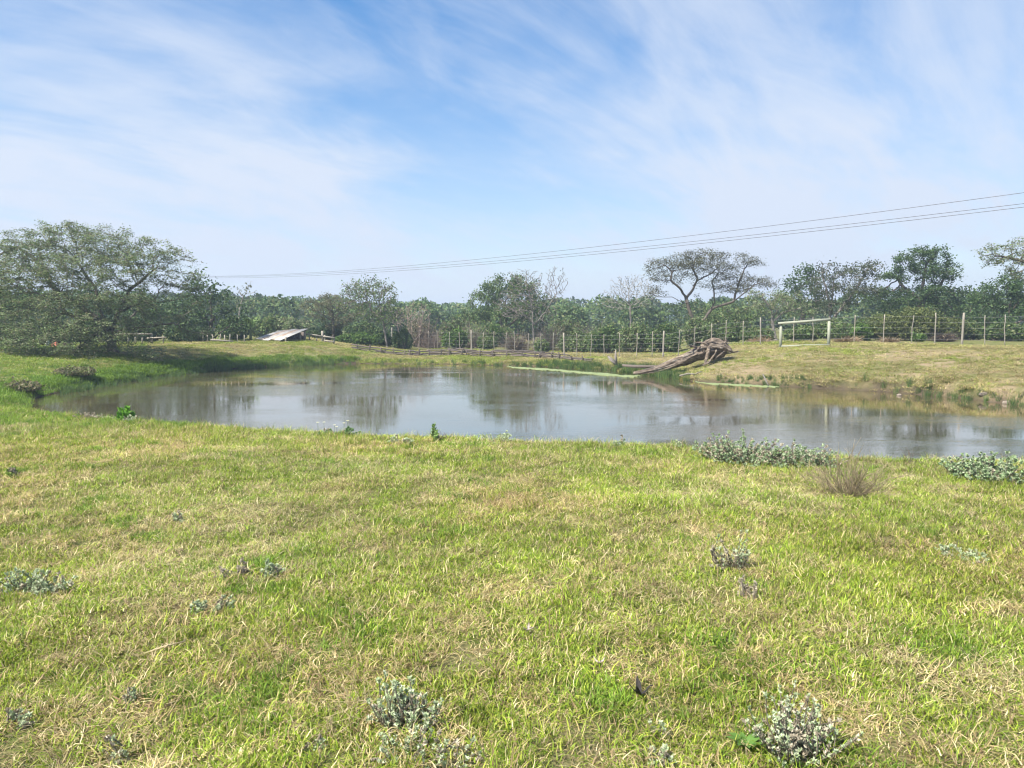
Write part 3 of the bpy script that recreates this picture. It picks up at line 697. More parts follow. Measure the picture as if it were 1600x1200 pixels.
for i, (nm, lab, px, D, wpx, yp, tw, n, dens) in enumerate(TW):
    bush(nm, lab, px, max(D, 1), wpx, yp, OLIVE if dens > .3 else DRY, n=n, ls=.06, twig=tw, bare=True, seed=200+i, lobes=6, dens=dens, cat='dry grass' if 'grass' in nm else 'thicket')

SCRUB = ((.19, .165, .09), (.14, .15, .06), (.23, .20, .13), (.12, .16, .05))
for i, (lab, px, py, wpx, yp) in enumerate((('brown scrub clump on the undercut left bank below the thorn tree', 116, 588, 40, 577), ('brown scrub clump nearest the left edge beside the water', 38, 612, 40, 598))):
    bush('bank_scrub', lab, px, 1, wpx, yp, SCRUB, n=4200, ls=.05, seed=260+i, lobes=16, foot=py, cat='scrub', group='scrub clumps on the left bank')

# far wood: one mass, behind everything
rng = np.random.default_rng(55); F = MB()
cl = []
for D, n in ((84, 70), (104, 60), (128, 60), (160, 60)):
    for px in np.linspace(-700, 2300, n):
        px += rng.uniform(-18, 18)
        base_y = np.interp(px, [-700, 340, 480, 640, 760, 920, 1200, 1600, 2300], [455, 470, 474, 478, 484, 478, 474, 466, 455])
        x = (px-800)/FPX*D; zt = at(px, base_y+rng.uniform(-13, 9)-(D-84)*0.02, D)[2]; z0 = gz(x, D)
        cl.append((x, D+rng.uniform(-5, 5), z0, zt, rng.uniform(1.7, 3.2)*D/95, D, rng.uniform(.7, 1.3)))
for (x, y, z0, zt, w, D, q) in cl:
    n = 1300; d = rng.normal(size=(n, 3)); d /= np.linalg.norm(d, axis=1, keepdims=True)
    d[:, 1] = -np.abs(d[:, 1])*rng.choice([1, 1, 1, -1], n)
    d[:, 2] = np.sign(d[:, 2])*np.abs(d[:, 2])**.75; r = rng.uniform(.78, 1.02, n)[:, None]
    lump = 1+0.35*(fbm(d[:, 0]*2.5+x, d[:, 2]*2.5+d[:, 1]*2, 3, 2)-.5)[:, None]
    H = (zt-z0); P = np.array([x, y, z0+H*.52])+d*r*lump*np.array([w, w, H*.50])
    P[:, 2] = np.maximum(P[:, 2], z0+.05)
    leaves(F, P, 0.27*D/95, palette(n, DARKG+MIDG, .25, rng)*q, 0.2, 1.4, rng)
fw = obj('far_woodland', F.mesh('far_woodland', False), None, M_LEAF); fw['kind'] = 'stuff'
tag(fw, 'low dark green woodland along the horizon behind the fence', 'woodland')
# ------------------------------------------------------------------ wire fence: every post and strand a part
FP = [(500, 64), (613, 58), (737, 49), (882, 42), (1036, 38.5), (1188, 37), (1340, 35), (1502, 33), (1600, 32), (1760, 31)]
def fence_D(px): return float(np.interp(px, [a for a, b in FP], [b for a, b in FP]))
posts = [(580, 0), (592, 0), (603, 0), (613, 1), (629, 0), (642, 0), (655, 0), (670, 0), (684, 0), (702, 0), (719, 0), (737, 1), (754, 0), (772, 0), (790, 0), (805, 0), (825, 0),
         (845, 0), (864, 0), (882, 1), (902, 0), (924, 0), (944, 0), (968, 0), (995, 0), (1019, 0), (1036, 1), (1060, 0), (1084, 0), (1111, 0), (1134, 0), (1160, 0), (1188, .4),
         (1239, 0), (1270, 0), (1334, 0), (1379, 0), (1423, 0), (1460, .2), (1502, 1), (1538, 0), (1569, 0), (1612, 0), (1650, 1)]
fb = gp(613, fence_D(613))
fence = thing('wire_fence', 'long wire fence of thin pale droppers and thicker posts behind the pond', 'fence', fb)
rng = np.random.default_rng(5); tops = []
for px, thick in posts:
    D = fence_D(px); b = gp(px, D); H = (1.27 if not thick else 1.33)+rng.uniform(-.05, .06)
    mbp = MB(); lx, ly = rng.normal()*.035, rng.normal()*.03; r = .019+.032*thick
    n = 6; P = [np.array([lx*t+rng.normal()*.012*(0 < t < 1)*(1-thick), ly*t, -.15+(H+.15)*t]) for t in np.linspace(0, 1, n)]
    tube(mbp, P, [r*(1.06-.12*t)*rng.uniform(.9, 1.1) for t in np.linspace(0, 1, n)], 7)
    o = obj('post', mbp.mesh('post'), fence, M_POST); o.location = b-fb
    tops.append((b, H, np.array([lx, ly, 0])))
for h in (.20, .45, .70, .95, 1.18):
    wb = MB(); P = []
    for i, (b, H, l) in enumerate(tops):
        P.append(b-fb+l*h/H+np.array([0, -.03, h+rng.normal()*.008]))
    tube(wb, P, .0026, 4); obj('wire', wb.mesh('wire'), fence, M_WIRE)

# ------------------------------------------------------------------ wooden frame on the right bank
A = gp(1219, 33.5); Bq = gp(1294, 33.0); mid = (A+Bq)/2; mid[2] = min(A[2], Bq[2])
fr = thing('pole_frame', 'grey green wooden frame of two posts and a top pole on the right bank', 'frame', mid)
for q, h in ((A, 1.0), (Bq, 1.10)):
    t = MB(); tube(t, [(0, 0, -.15), (.005, 0, h*.5), (0, .01, h)], [.068, .064, .060], 10); o = obj('post', t.mesh('post'), fr, M_TREATED); o.location = q-mid
t = MB(); tube(t, [A-mid+np.array([-.14, -.03, 1.06]), (A+Bq)/2-mid+np.array([0, -.02, 1.11]), Bq-mid+np.array([.04, -.03, 1.17])], [.058, .06, .055], 10); obj('top_pole', t.mesh('top_pole'), fr, M_TREATED)
t = MB(); tube(t, [A-mid+np.array([.0, -.11, .05]), (A+Bq)/2-mid+np.array([0, -.10, .07]), Bq-mid+np.array([.0, -.11, .07])], [.045, .045, .04], 8); obj('bottom_pole', t.mesh('bottom_pole'), fr, M_TREATED)

# ------------------------------------------------------------------ low log barrier at the far shore
lb = thing('log_barrier', 'low barrier of old rails and stakes along the far shore', 'barrier', gp(735, 42.5))
l0 = np.array(lb.location)
xs = [555, 600, 640, 672, 705, 742, 770, 805, 848, 885, 922]
def bar_D(px): return float(np.interp(px, [555, 700, 850, 925], [43.5, 43, 41, 37.5]))
for px in [560, 578, 596, 615, 633, 641, 655, 671, 689, 703, 722, 729, 750, 770, 792, 815, 836, 842, 862, 873, 893, 910]:
    b = gp(px, bar_D(px)); h = rng.uniform(.26, .42); t = MB(); r = rng.uniform(.03, .05)
    tube(t, [(0, 0, -.12), (rng.normal()*.02, 0, h*.6), (rng.normal()*.04, rng.normal()*.03, h)], [r, r*.95, r*.8], 6)
    o = obj('stake', t.mesh('stake'), lb, M_LOG); o.location = b-l0+np.array([0, -.09, 0])
for lev in (0.05, .14, .26, .33):
    for i in range(len(xs)-1):
        if lev > .3 and rng.uniform() < .45: continue
        a_, b_ = xs[i]-rng.uniform(2, 6), xs[i+1]+rng.uniform(2, 6)
        if lev > .2 and a_ > 860: continue
        P = []
        for u in np.linspace(0, 1, 6):
            px = a_+(b_-a_)*u; q = gp(px, bar_D(px)+.05+.05*(lev > .1)); P.append(q-l0+np.array([0, rng.normal()*.01, lev+rng.normal()*.015+(u-.5)*rng.uniform(-.04, .04)]))
        t = MB(); r = rng.uniform(.035, .058); tube(t, P, np.linspace(r, r*.75, 6), 7, flute=.15, seed=i); obj('rail', t.mesh('rail'), lb, M_LOG)

# ------------------------------------------------------------------ fallen dead trunk
DL = 30.0
def lp(px, py, off=0.0): return at(px, py, DL+off)
f0 = gp(1100, DL); ft = thing('fallen_tree', 'weathered fallen tree trunk with a torn twisted root end beside the pond', 'dead tree', f0)
def dead(name, pts, rads, k=14, flute=.28, seed=0, sub=5, mt=None):
    P = np.array([lp(*p) for p in pts]); t = np.linspace(0, len(P)-1, (len(P)-1)*sub+1); i = np.minimum(t.astype(int), len(P)-2); f = (t-i)[:, None]
    def g_(j): return P[np.clip(j, 0, len(P)-1)]
    Q = .5*(2*g_(i)+(g_(i+1)-g_(i-1))*f+(2*g_(i-1)-5*g_(i)+4*g_(i+1)-g_(i+2))*f*f+(3*g_(i)-g_(i-1)-3*g_(i+1)+g_(i+2))*f**3)
    Rr = np.interp(t, np.arange(len(P)), rads)
    Q = Q+np.random.default_rng(seed).normal(size=Q.shape)*Rr[:, None]*.06
    m_ = MB(); tube(m_, Q-f0, Rr, k, flute=flute, seed=seed+3); return obj(name, m_.mesh(name), ft, mt or M_DEAD)
dead('trunk', [(990, 583, -.2), (1004, 581, -.1), (1022, 578, 0), (1045, 571, .1), (1070, 562, .1), (1095, 551, .1), (1118, 549, .1), (1135, 551, .1)], [.05, .08, .12, .17, .21, .24, .23, .14], 36, .5, 1)
for j, (pts, rd) in enumerate([
    ([(1092, 545, .3), (1102, 538, .3), (1118, 534, .3), (1133, 540, .2), (1143, 549, .1)], [.05, .13, .16, .13, .05]),
    ([(1098, 548, -.1), (1112, 541, -.2), (1128, 543, -.2), (1144, 549, -.2)], [.05, .10, .11, .04]),
    ([(1082, 552, 0), (1098, 542, .1), (1106, 533, .2), (1122, 531, .3), (1136, 541, .3)], [.05, .07, .06, .07, .03]),
    ([(1104, 549, -.2), (1106, 541, -.3), (1099, 536, -.3), (1086, 535, -.2)], [.08, .06, .05, .02]),
    ([(1108, 541, -.3), (1107, 550, -.4), (1104, 560, -.4), (1101, 570, -.5)], [.06, .08, .07, .05]),
    ([(1120, 549, -.3), (1114, 558, -.4), (1106, 567, -.5), (1098, 571, -.5)], [.08, .06, .05, .03]),
    ([(1134, 548, -.2), (1124, 555, -.3), (1114, 562, -.4)], [.06, .05, .03]),
    ([(1090, 553, -.2), (1075, 560, -.25), (1055, 569, -.25), (1035, 575, -.2)], [.04, .05, .04, .02]),
    ([(1120, 540, -.1), (1132, 543, -.3), (1140, 550, -.3)], [.04, .045, .02]),
    ([(1072, 541, .3), (1080, 546, .2), (1090, 549, .1)], [.008, .02, .04])]):
    dead('splintered_limb', pts, [q*.72 for q in rd], 18, .8, 20+j, 6)
rg = np.random.default_rng(31)
for j in range(26):                      # broken roots and branch stubs bristling from the torn end
    x0, y0 = rg.uniform(1085, 1140), rg.uniform(536, 556); a = rg.uniform(-.6, 3.6); L = rg.uniform(8, 24); q = [(x0, y0, rg.uniform(-.3, .3))]
    for s_ in (1, 2, 3):
        a += rg.normal()*.35; p_ = q[-1]; q.append((p_[0]+cos(a)*L/3, min(p_[1]-sin(a)*L/3*.7, 568), p_[2]+rg.normal()*.12))
    r_ = rg.uniform(.02, .05); dead('broken_root', q, [r_, r_*.85, r_*.6, r_*.25], 7, .5, 60+j, 3, (M_DEAD, M_LOG, M_DEAD, M_PALEBARK)[j % 4])
tp = np.array([(985, 584, -.1), (1022, 578, 0), (1045, 571, .1), (1070, 562, .1), (1095, 551, .1), (1118, 549, .1), (1135, 551, .1)]); tr = [.08, .12, .17, .21, .24, .23, .14]
rg = np.random.default_rng(8)
for j in range(22):                      # lifted strips of grain along the trunk
    i0 = rg.uniform(.4, 4.6); i1 = i0+rg.uniform(.8, 1.9); a0 = rg.uniform(-.5, 2.6); P = []
    for u in np.linspace(i0, min(i1, 6), 7):
        c_ = lp(*[np.interp(u, range(7), tp[:, q]) for q in range(3)]); r_ = np.interp(u, range(7), tr); aa = a0+u*.12; P.append(c_+np.array([0, -cos(aa), sin(aa)])*r_*1.02-f0)
    m_ = MB(); w_ = rg.uniform(.018, .04); tube(m_, P, [w_*.4, w_, w_*1.1, w_, w_, w_*.8, w_*.3], 6, flute=.3, seed=j); obj('grain_strip', m_.mesh('grain_strip'), ft, (M_PALEBARK, M_DEAD, M_LOG, M_POST)[j % 4])
# other driftwood
def stick(name, label, pts, D, rads, m_=M_DEAD, cat='dead wood'):
    P = [at(a, b, D+o_) for a, b, o_ in pts]; o0 = P[0].copy(); t = MB(); tube(t, np.array(P)-o0, rads, 8, flute=.25, seed=int(pts[0][0]))
    o = obj(name, t.mesh(name), None, m_); o.location = o0; return tag(o, label, cat)
st = thing('driftwood_stump', 'small pale upturned stump on the shore left of the fallen trunk', 'dead wood', gp(960, 34)); s0 = np.array(st.location)
for pts, rd in [([(950, 557, 0), (957, 563, 0), (963, 570, 0)], [.05, .09, .08]), ([(962, 546, 0), (962, 556, 0), (963, 570, 0)], [.02, .05, .07]), ([(952, 562, -.2), (960, 567, -.2), (966, 571, -.1)], [.03, .05, .04])]:
    P = np.array([at(a, b, 34+c_) for a, b, c_ in pts]); t = MB(); tube(t, P-s0, rd, 10, flute=.4, seed=int(pts[0][0])); obj('root', t.mesh('root'), st, M_PALEBARK)
stick('dead_branch', 'pale crooked branch lying on the bank below the fallen trunk', [(1062, 587, 0), (1075, 584, .1), (1086, 585, .1), (1096, 580, .2)], 28.2, [.03, .04, .035, .02], M_PALEBARK)
stick('dead_branch', 'dark drift log lying along the water left of the fallen trunk', [(972, 571, .4), (995, 573, .3), (1022, 573, .2), (1040, 575, .1)], 31, [.05, .07, .06, .04], M_LOG)
stick('leaning_stick', 'short whitish stick leaning into the water right of the floating weed', [(1192, 585, .4), (1195, 591, .1), (1200, 602, -.2)], 25.4, [.02, .022, .018], M_PALEBARK)
stick('dead_branch', 'pale fallen limb behind the fence at the foot of the half bare tree', [(585, 488, .2), (598, 492, 0), (612, 502, 0)], 50, [.05, .06, .04], M_PALEBARK)
for px, py, s_ in ((1537, 620, .085), (1573, 625, .075), (1405, 613, .05)):
    q = on_level(px, py, .10); t = MB(); rg = np.random.default_rng(px)
    th, ph = np.meshgrid(np.linspace(0, 2*pi, 11)[:-1], np.linspace(.15, pi-.15, 6))
    d = np.stack([np.cos(th)*np.sin(ph), np.sin(th)*np.sin(ph), np.cos(ph)], -1).reshape(-1, 3)
    v = d*s_*np.array([1.5, 1, .8])*(1+.5*(fbm(d[:, 0]*2+px, d[:, 1]*2+d[:, 2]*2, 1, 2)-.5))[:, None]
    f = [[r_*10+c_, r_*10+(c_+1) % 10, (r_+1)*10+(c_+1) % 10, (r_+1)*10+c_] for r_ in range(5) for c_ in range(10)]
    t.add(v, f); o = obj('stone', t.mesh('stone', False), None, M_STONE); o.location = (q[0], q[1], max(gz(q[0], q[1]), 0)+s_*.4)
    tag(o, {1537: 'pale stone on the muddy edge of the right bank, left of another', 1573: 'pale stone on the muddy right bank nearest the right edge', 1405: 'small stone at the waterline below the right bank'}[px], 'stone', 'stones at the right waterline')

# ------------------------------------------------------------------ tin lean-to and rails on the left bank
c_ll, c_lr = gp(397, 45), gp(438, 43.5); c_ll[2] += .10; c_lr[2] += .10
c_hl, c_hr = at(438, 516, 47.0), at(481, 514, 45.2)
sh = thing('tin_lean_to', 'low lean-to with a slanting roof of pale and rusty metal sheets', 'shed', gp(440, 45)); s0 = np.array(sh.location)
for k in range(5):
    t0, t1 = k/5-.004, (k+1)/5+.012; nn = 26; V = []
    for i in range(nn):
        t = t0+(t1-t0)*i/(nn-1); lowp = c_ll+(c_lr-c_ll)*t; hip = c_hl+(c_hr-c_hl)*t; rip = .016*cos(i*2*pi/3.2)+k*.004
        ext = .12*((k*7) % 3-1)
        V += [lowp+(lowp-hip)*ext*.4-s0+np.array([0, 0, rip]), hip+(hip-lowp)*ext*.4-s0+np.array([0, 0, rip])]
    t = MB(); t.add(V, [[i*2, i*2+2, i*2+3, i*2+1] for i in range(nn-1)])
    o = obj('roof_sheet', t.mesh('roof_sheet'), sh, M_RUST if k in (1, 3) else M_SHEET)
    so = o.modifiers.new('thickness', 'SOLIDIFY'); so.thickness = .006
for px, D, top in ((470, 45.1, 521), (477, 45.2, 518), (441, 46.8, 519), (447, 43.7, 527)):
    b = gp(px, D); h = at(px, top, D)[2]-b[2]; t = MB(); tube(t, [(0, 0, -.1), (0, .01, h*.5), (.01, 0, h)], .055, 7); o = obj('post', t.mesh('post'), sh, M_POST); o.location = b-s0
t = MB(); a_, b_ = gp(447, 46.7), gp(476, 45.9)
for j in range(6):
    box(t, (a_+(b_-a_)*(j+.5)/6)-s0+np.array([0, .1, .22]), (.20, .03, .5)); 
    o = obj('wall_board', t.mesh('wall_board'), sh, M_LOG); t = MB()
beam = MB(); tube(beam, [c_hl-s0+np.array([.03, 0, -.07]), c_hr-s0+np.array([-.05, 0, -.07])], .045, 7); obj('beam', beam.mesh('beam'), sh, M_POST)

def rails(name, label, pts, rl, D, m_=M_POST):
    r_ = thing(name, label, 'fence', gp(pts[0][0], D)); o0 = np.array(r_.location)
    for px, h, rd in pts:
        b = gp(px, D); t = MB(); tube(t, [(0, 0, -.12), (rng.normal()*.01, 0, h*.5), (rng.normal()*.02, 0, h)], [rd, rd*.97, rd*.93], 7); o = obj('post', t.mesh('post'), r_, m_); o.location = b-o0
    for a_, b_, h0, h1, rd in rl:
        q0, q1 = gp(a_, D)-o0, gp(b_, D)-o0; t = MB(); tube(t, [q0+np.array([0, -.09, h0]), (q0+q1)/2+np.array([0, -.08, (h0+h1)/2+.01]), q1+np.array([0, -.09, h1])], rd, 7); obj('rail', t.mesh('rail'), r_, m_)
rails('rail_fence', 'short pale rail fence with a tall post right of the tin lean-to', [(484, .40, .04), (495, .36, .035), (504.5, .68, .075), (508, .44, .05), (522, .42, .055)], [(478, 504, .36, .36, .045), (506, 524, .36, .37, .045), (508, 523, .12, .12, .04)], 45.5)
rails('rail_fence', 'bleached rail fence half hidden behind the thorn tree', [(192, .40, .04), (201, .45, .05), (213, .40, .045), (223, .38, .04), (238, .52, .06), (256, .42, .04)], [(186, 240, .50, .52, .045), (232, 262, .30, .34, .04)], 40)
rails('rail_fence', 'row of thin pale stakes right of the thorn tree', [(318, .50, .03), (325, .42, .03), (333, .46, .035), (345, .5, .03), (352, .44, .035), (360, .48, .03), (372, .46, .03), (383, .44, .03)], [(330, 366, .12, .06, .05)], 43)

# small litter on the left bank
rd_ = gp(86, 37.5); t = MB()
V = np.array([[-.15, -.1, 0], [.16, -.1, 0], [.16, .12, 0], [-.15, .12, 0], [-.10, -.08, .15], [.10, -.06, .30], [.12, .08, .29], [-.08, .08, .18], [.15, 0, .12], [-.17, 0, .08]])
t.add(V, [[0, 1, 5, 4], [2, 3, 7, 6], [4, 5, 6, 7]], [[1, 8, 5], [8, 6, 5], [8, 2, 6], [1, 2, 8], [0, 4, 9], [4, 7, 9], [7, 3, 9], [0, 9, 3]])
o = obj('crumpled_sack', t.mesh('crumpled_sack', False), None, M_RED); o.location = rd_; tag(o, 'small salmon red item on the grass under the thorn tree', 'sack')
bv = o.modifiers.new('b', 'BEVEL'); bv.width = .03; bv.segments = 2
wq = gp(74.5, 38.5); t = MB()
tube(t, [(0, 0, -.02), (0, 0, .10), (.01, 0, .20), (.02, 0, .28), (.02, 0, .33)], [.06, .09, .095, .06, .02], 9, flute=.25, seed=4)
o = obj('white_bag', t.mesh('white_bag'), None, M_WHITE); o.location = wq; tag(o, 'tiny white bag left of the salmon red item', 'bag')

# ------------------------------------------------------------------ overhead lines
for (lab, yl, ym, yr, dd) in (('topmost of the three power lines crossing the sky', 431.5, 385, 301, 0), ('middle of the three power lines crossing the sky', 432.5, 392, 318, 1.0), ('lowest of the three power lines crossing the sky', 434, 397, 323.5, -1.0)):
    L0 = at(340, yl, 128+dd); R0 = at(1600, yr, 44+dd); d = R0-L0
    P = []
    # sag read at mid span
    pm = [L0+d*u for u in np.linspace(0, 1, 41)]
    u_mid = None
    best = min(range(41), key=lambda i: abs(pm[i][0]/pm[i][1]*FPX+800-950)); q = pm[best]
    zt = at(950, ym, q[1])[2]; um = best/40; sag = (zt-q[2])/(um*(1-um))
    for u in np.linspace(-.12, 1.25, 60):
        q = L0+d*u; P.append(q+np.array([0, 0, sag*u*(1-u)]))
    P = np.array(P); o0 = P[30].copy(); t = MB(); tube(t, P-o0, .017, 5); o = obj('power_line', t.mesh('power_line'), None, M_CABLE); o.location = o0
    tag(o, lab, 'power line', 'power lines crossing the sky')

# ------------------------------------------------------------------ floating weed
m, nt, oo = mat('duckweed'); N = NT(nt); tcn = N.n('ShaderNodeTexCoord').outputs['Object']
c = N.mix(N.mr(N.noise(14, 5, .7, tcn), .35, .7), (.15, .195, .075), (.23, .27, .125))
p = N.n('ShaderNodeBsdfPrincipled'); p.inputs['Roughness'].default_value = .8; N.l(c, p.inputs['Base Color'])
b = N.n('ShaderNodeBump'); b.inputs['Distance'].default_value = .02; N.l(N.noise(40, 4, .7, tcn), b.inputs['Height']); N.l(b.outputs[0], p.inputs['Normal']); N.l(p.outputs[0], oo.inputs[0]); M_WEED = m
for lab, top, bot in (('long light green mat of floating weed along the far reeds', [(792, 573), (850, 576), (900, 580), (950, 584), (1003, 588)], [(990, 589.5), (940, 586.5), (890, 582.2), (840, 578), (800, 575)]),
                      ('short light green mat of floating weed below the fallen trunk', [(1086, 596), (1130, 597), (1170, 600), (1216, 604)], [(1205, 605.5), (1160, 604.5), (1120, 601.5), (1090, 597.5)])):
    pts = [on_level(a, b_, .0)[:2] for a, b_ in top+bot]; out = []; rg = np.random.default_rng(len(top))
    for i in range(len(pts)):
        a_, b_ = pts[i], pts[(i+1) % len(pts)]; nn = max(3, int(np.linalg.norm(b_-a_)/.12))
        for j in range(nn): out.append(a_+(b_-a_)*j/nn)
    out = np.array(out); nrm = np.array([0, 1.0]); out[:, 1] += (fbm(out[:, 0]*1.8, out[:, 1]*1.8, 9, 3)-.5)*1.3+(fbm(out[:, 0]*7, out[:, 1]*7, 19, 2)-.5)*.7; c0 = out.mean(0)
    h = len(out); V = np.concatenate([np.c_[out-c0, np.full(h, .012)], np.c_[out-c0, np.full(h, -.02)]])
    t = bpy.data.meshes.new('weed_mat'); t.from_pydata(V.tolist(), [], [list(range(h))[::-1]]+[[i, (i+1) % h, (i+1) % h+h, i+h] for i in range(h)]); t.update()
    o = obj('weed_mat', t, None, M_WEED); o.location = (c0[0], c0[1], 0); tag(o, lab, 'floating weed')
# ------------------------------------------------------------------ grass: tufts scattered by geometry nodes
def tuft(name, n, R, L, lean, width, cols, w, bend=.6, seed=0, k=3):
    rg = np.random.default_rng(seed); mb = MB()
    a = rg.uniform(0, 2*pi, n); r = R*np.sqrt(rg.uniform(0, 1, n)); root = np.stack([np.cos(a)*r, np.sin(a)*r, -.012*np.ones(n)], 1)
    az = rg.uniform(0, 2*pi, n); ln = rg.uniform(*lean, n); le = rg.uniform(*L, n); wd = rg.uniform(*width, n); c = palette(n, cols, .25, rg, w)
    side = np.stack([-np.sin(az), np.cos(az), np.zeros(n)], 1); p = root.copy(); ang = ln.copy(); curl = rg.normal(size=n)*.35
    V = []; 
    for j in range(k+1):
        s_ = wd*(1-.25*j) if j < k else wd*.02
        V.append(p-side*s_[:, None]/2); V.append(p+side*s_[:, None]/2)
        aa = az+curl*j; p = p+np.stack([np.cos(aa)*np.sin(ang), np.sin(aa)*np.sin(ang), np.cos(ang)], 1)*(le/k)[:, None]; ang = np.minimum(ang+bend*rg.uniform(.2, 1.3, n)/k*1.6, 1.75)
        p[:, 2] = np.maximum(p[:, 2], rg.uniform(-.004, .01, n))
    V = np.stack(V, 1); q = 2*(k+1)
    F = np.array([[2*j, 2*j+1, 2*j+3, 2*j+2] for j in range(k)])[None]+(np.arange(n)*q)[:, None, None]
    shade = np.repeat(c, q, 0)
    mb.add(V.reshape(-1, 3), F.reshape(-1, 4), col=shade)
    o = bpy.data.objects.new(name, mb.mesh(name, True)); o.data.materials.append(M_GRASS); return o
GR = ((.185, .270, .024), (.245, .330, .032), (.125, .200, .020), (.315, .360, .055))
ST = ((.46, .38, .18), (.36, .285, .14), (.56, .48, .28), (.26, .19, .105))
LU = ((.130, .230, .022), (.185, .290, .032), (.100, .180, .020))
def P_(g, s): return np.array([g/len(GR)]*len(GR)+[s/len(ST)]*len(ST))
kinds = bpy.data.collections.new('grass_tufts')
T = []
for i in range(8): T.append(tuft('t%02d' % i, 78, .105, (.028, .068), (.2, 1.25), (.0036, .0068), GR+ST, P_(.78, .22), .8, 300+i))
for i in range(8): T.append(tuft('t%02d' % (8+i), 74, .11, (.03, .078), (.35, 1.4), (.0034, .0064), GR+ST, P_(.54, .46), .9, 320+i))
for i in range(8): T.append(tuft('t%02d' % (16+i), 66, .12, (.035, .10), (.8, 1.5), (.003, .0056), GR+ST, P_(.24, .76), .9, 340+i))
for i in range(4): T.append(tuft('t%02d' % (24+i), 30, .06, (.07, .15), (.05, .85), (.003, .005), GR+ST, P_(.6, .4), .7, 360+i))
for i in range(4): T.append(tuft('t%02d' % (28+i), 78, .11, (.04, .085), (.15, 1.0), (.0038, .007), LU, None, .8, 380+i))
for i in range(4): T.append(tuft('t%02d' % (32+i), 46, .13, (.20, .46), (.02, .45), (.008, .014), ((.055, .115, .028), (.08, .15, .035), (.045, .095, .03), (.12, .14, .05)), None, .35, 400+i))
for i in range(3): T.append(tuft('t%02d' % (36+i), 40, .05, (.09, .17), (.8, 1.5), (.003, .006), ST, None, .5, 420+i))
for o in T: kinds.objects.link(o)

def scatter(name, P, idx, scl, tint, rotx, label, cat):
    n = len(P); me = bpy.data.meshes.new(name); me.vertices.add(n); me.vertices.foreach_set('co', P.astype(np.float32).ravel())
    a = me.attributes.new('idx', 'INT', 'POINT'); a.data.foreach_set('value', idx.astype(np.int32))
    a = me.attributes.new('scl', 'FLOAT', 'POINT'); a.data.foreach_set('value', scl.astype(np.float32))
    a = me.attributes.new('tint', 'FLOAT_COLOR', 'POINT'); a.data.foreach_set('color', np.c_[tint, np.ones(n)].astype(np.float32).ravel())
    a = me.attributes.new('rot', 'FLOAT_VECTOR', 'POINT'); a.data.foreach_set('vector', rotx.astype(np.float32).ravel())
    me.update(); o = obj(name, me); o['kind'] = 'stuff'; tag(o, label, cat)
    ng = bpy.data.node_groups.new(name, 'GeometryNodeTree')
    ng.interface.new_socket('Geometry', in_out='INPUT', socket_type='NodeSocketGeometry'); ng.interface.new_socket('Geometry', in_out='OUTPUT', socket_type='NodeSocketGeometry')
    gi = ng.nodes.new('NodeGroupInput'); go = ng.nodes.new('NodeGroupOutput')
    ci = ng.nodes.new('GeometryNodeCollectionInfo'); ci.inputs['Collection'].default_value = kinds; ci.inputs['Separate Children'].default_value = True; ci.inputs['Reset Children'].default_value = True
    ip = ng.nodes.new('GeometryNodeInstanceOnPoints'); ip.inputs['Pick Instance'].default_value = True
    def attr(nm, dt):
        x = ng.nodes.new('GeometryNodeInputNamedAttribute'); x.data_type = dt; x.inputs['Name'].default_value = nm; return x.outputs['Attribute']
    ng.links.new(gi.outputs[0], ip.inputs['Points']); ng.links.new(ci.outputs[0], ip.inputs['Instance'])
    ng.links.new(attr('idx', 'INT'), ip.inputs['Instance Index']); ng.links.new(attr('scl', 'FLOAT'), ip.inputs['Scale'])
    er = ng.nodes.new('FunctionNodeEulerToRotation'); ng.links.new(attr('rot', 'FLOAT_VECTOR'), er.inputs[0]); ng.links.new(er.outputs[0], ip.inputs['Rotation'])
    ng.links.new(ip.outputs[0], go.inputs[0])
    md = o.modifiers.new('scatter', 'NODES'); md.node_group = ng; return o
rng = np.random.default_rng(77)
def rots(n, t=.15): return np.stack([rng.normal(size=n)*t, rng.normal(size=n)*t, rng.uniform(0, 2*pi, n)], 1)
# near meadow
pts = []
for y0, y1, dens in ((.6, 5, 290), (5, 8, 210), (8, 12, 150), (12, 19, 95)):
    hw = y1*.72+1.8; n = int((y1-y0)*2*hw*dens); x = rng.uniform(-hw, hw, n); y = rng.uniform(y0, y1, n)
    k = np.abs(x) < y*.72+1.8; pts.append(np.c_[x[k], y[k]])
pts = np.concatenate(pts); d = pond_dist(pts[:, 0], pts[:, 1]); k = (d > .12)&((pts[:, 1] < 14.5)|(pts[:, 0] < -5)); pts = pts[k]; d = d[k]
x, y = pts.T; n = len(x); z = ground(x, y)
dry = fbm(x*.9, y*.9, 41, 4)*.45+fbm(x*3.4, y*3.4, 51, 3)*.55+rng.normal(size=n)*.085
dry -= .10*smooth(10, 14, y)*smooth(-2, -8, x); dry += .03*smooth(-.5, -2.5, x)*smooth(8, 5, y)
idx = np.where(dry < .47, rng.integers(0, 8, n), np.where(dry < .555, rng.integers(8, 16, n), rng.integers(16, 24, n)))
u = rng.uniform(size=n); tall = (u < .02)|((u < .14)&(d < 3.2)&(d > .6)); idx[tall] = rng.integers(24, 28, tall.sum())
lu = ((fbm(x*1.9, y*2.2, 61, 4) < .31)&(u > .66))|((x < -5)&(y > 12.0)&(u > .5)); idx[lu] = rng.integers(28, 32, lu.sum())
idx[(u > .985)&(dry > .48)] = 36+rng.integers(0, 3, ((u > .985)&(dry > .48)).sum())
t1 = fbm(x*1.1, y*1.1, 71, 3)[:, None]
tint = (0.84+.5*t1+.18*rng.normal(size=(n, 1)).clip(-1.6, 1.6))*np.array([[1.0, 1.0, 1.0]])*(1+np.array([[.10, 0, -.05]])*(fbm(x*.6+9, y*.6, 81, 3)[:, None]-.5)*2)
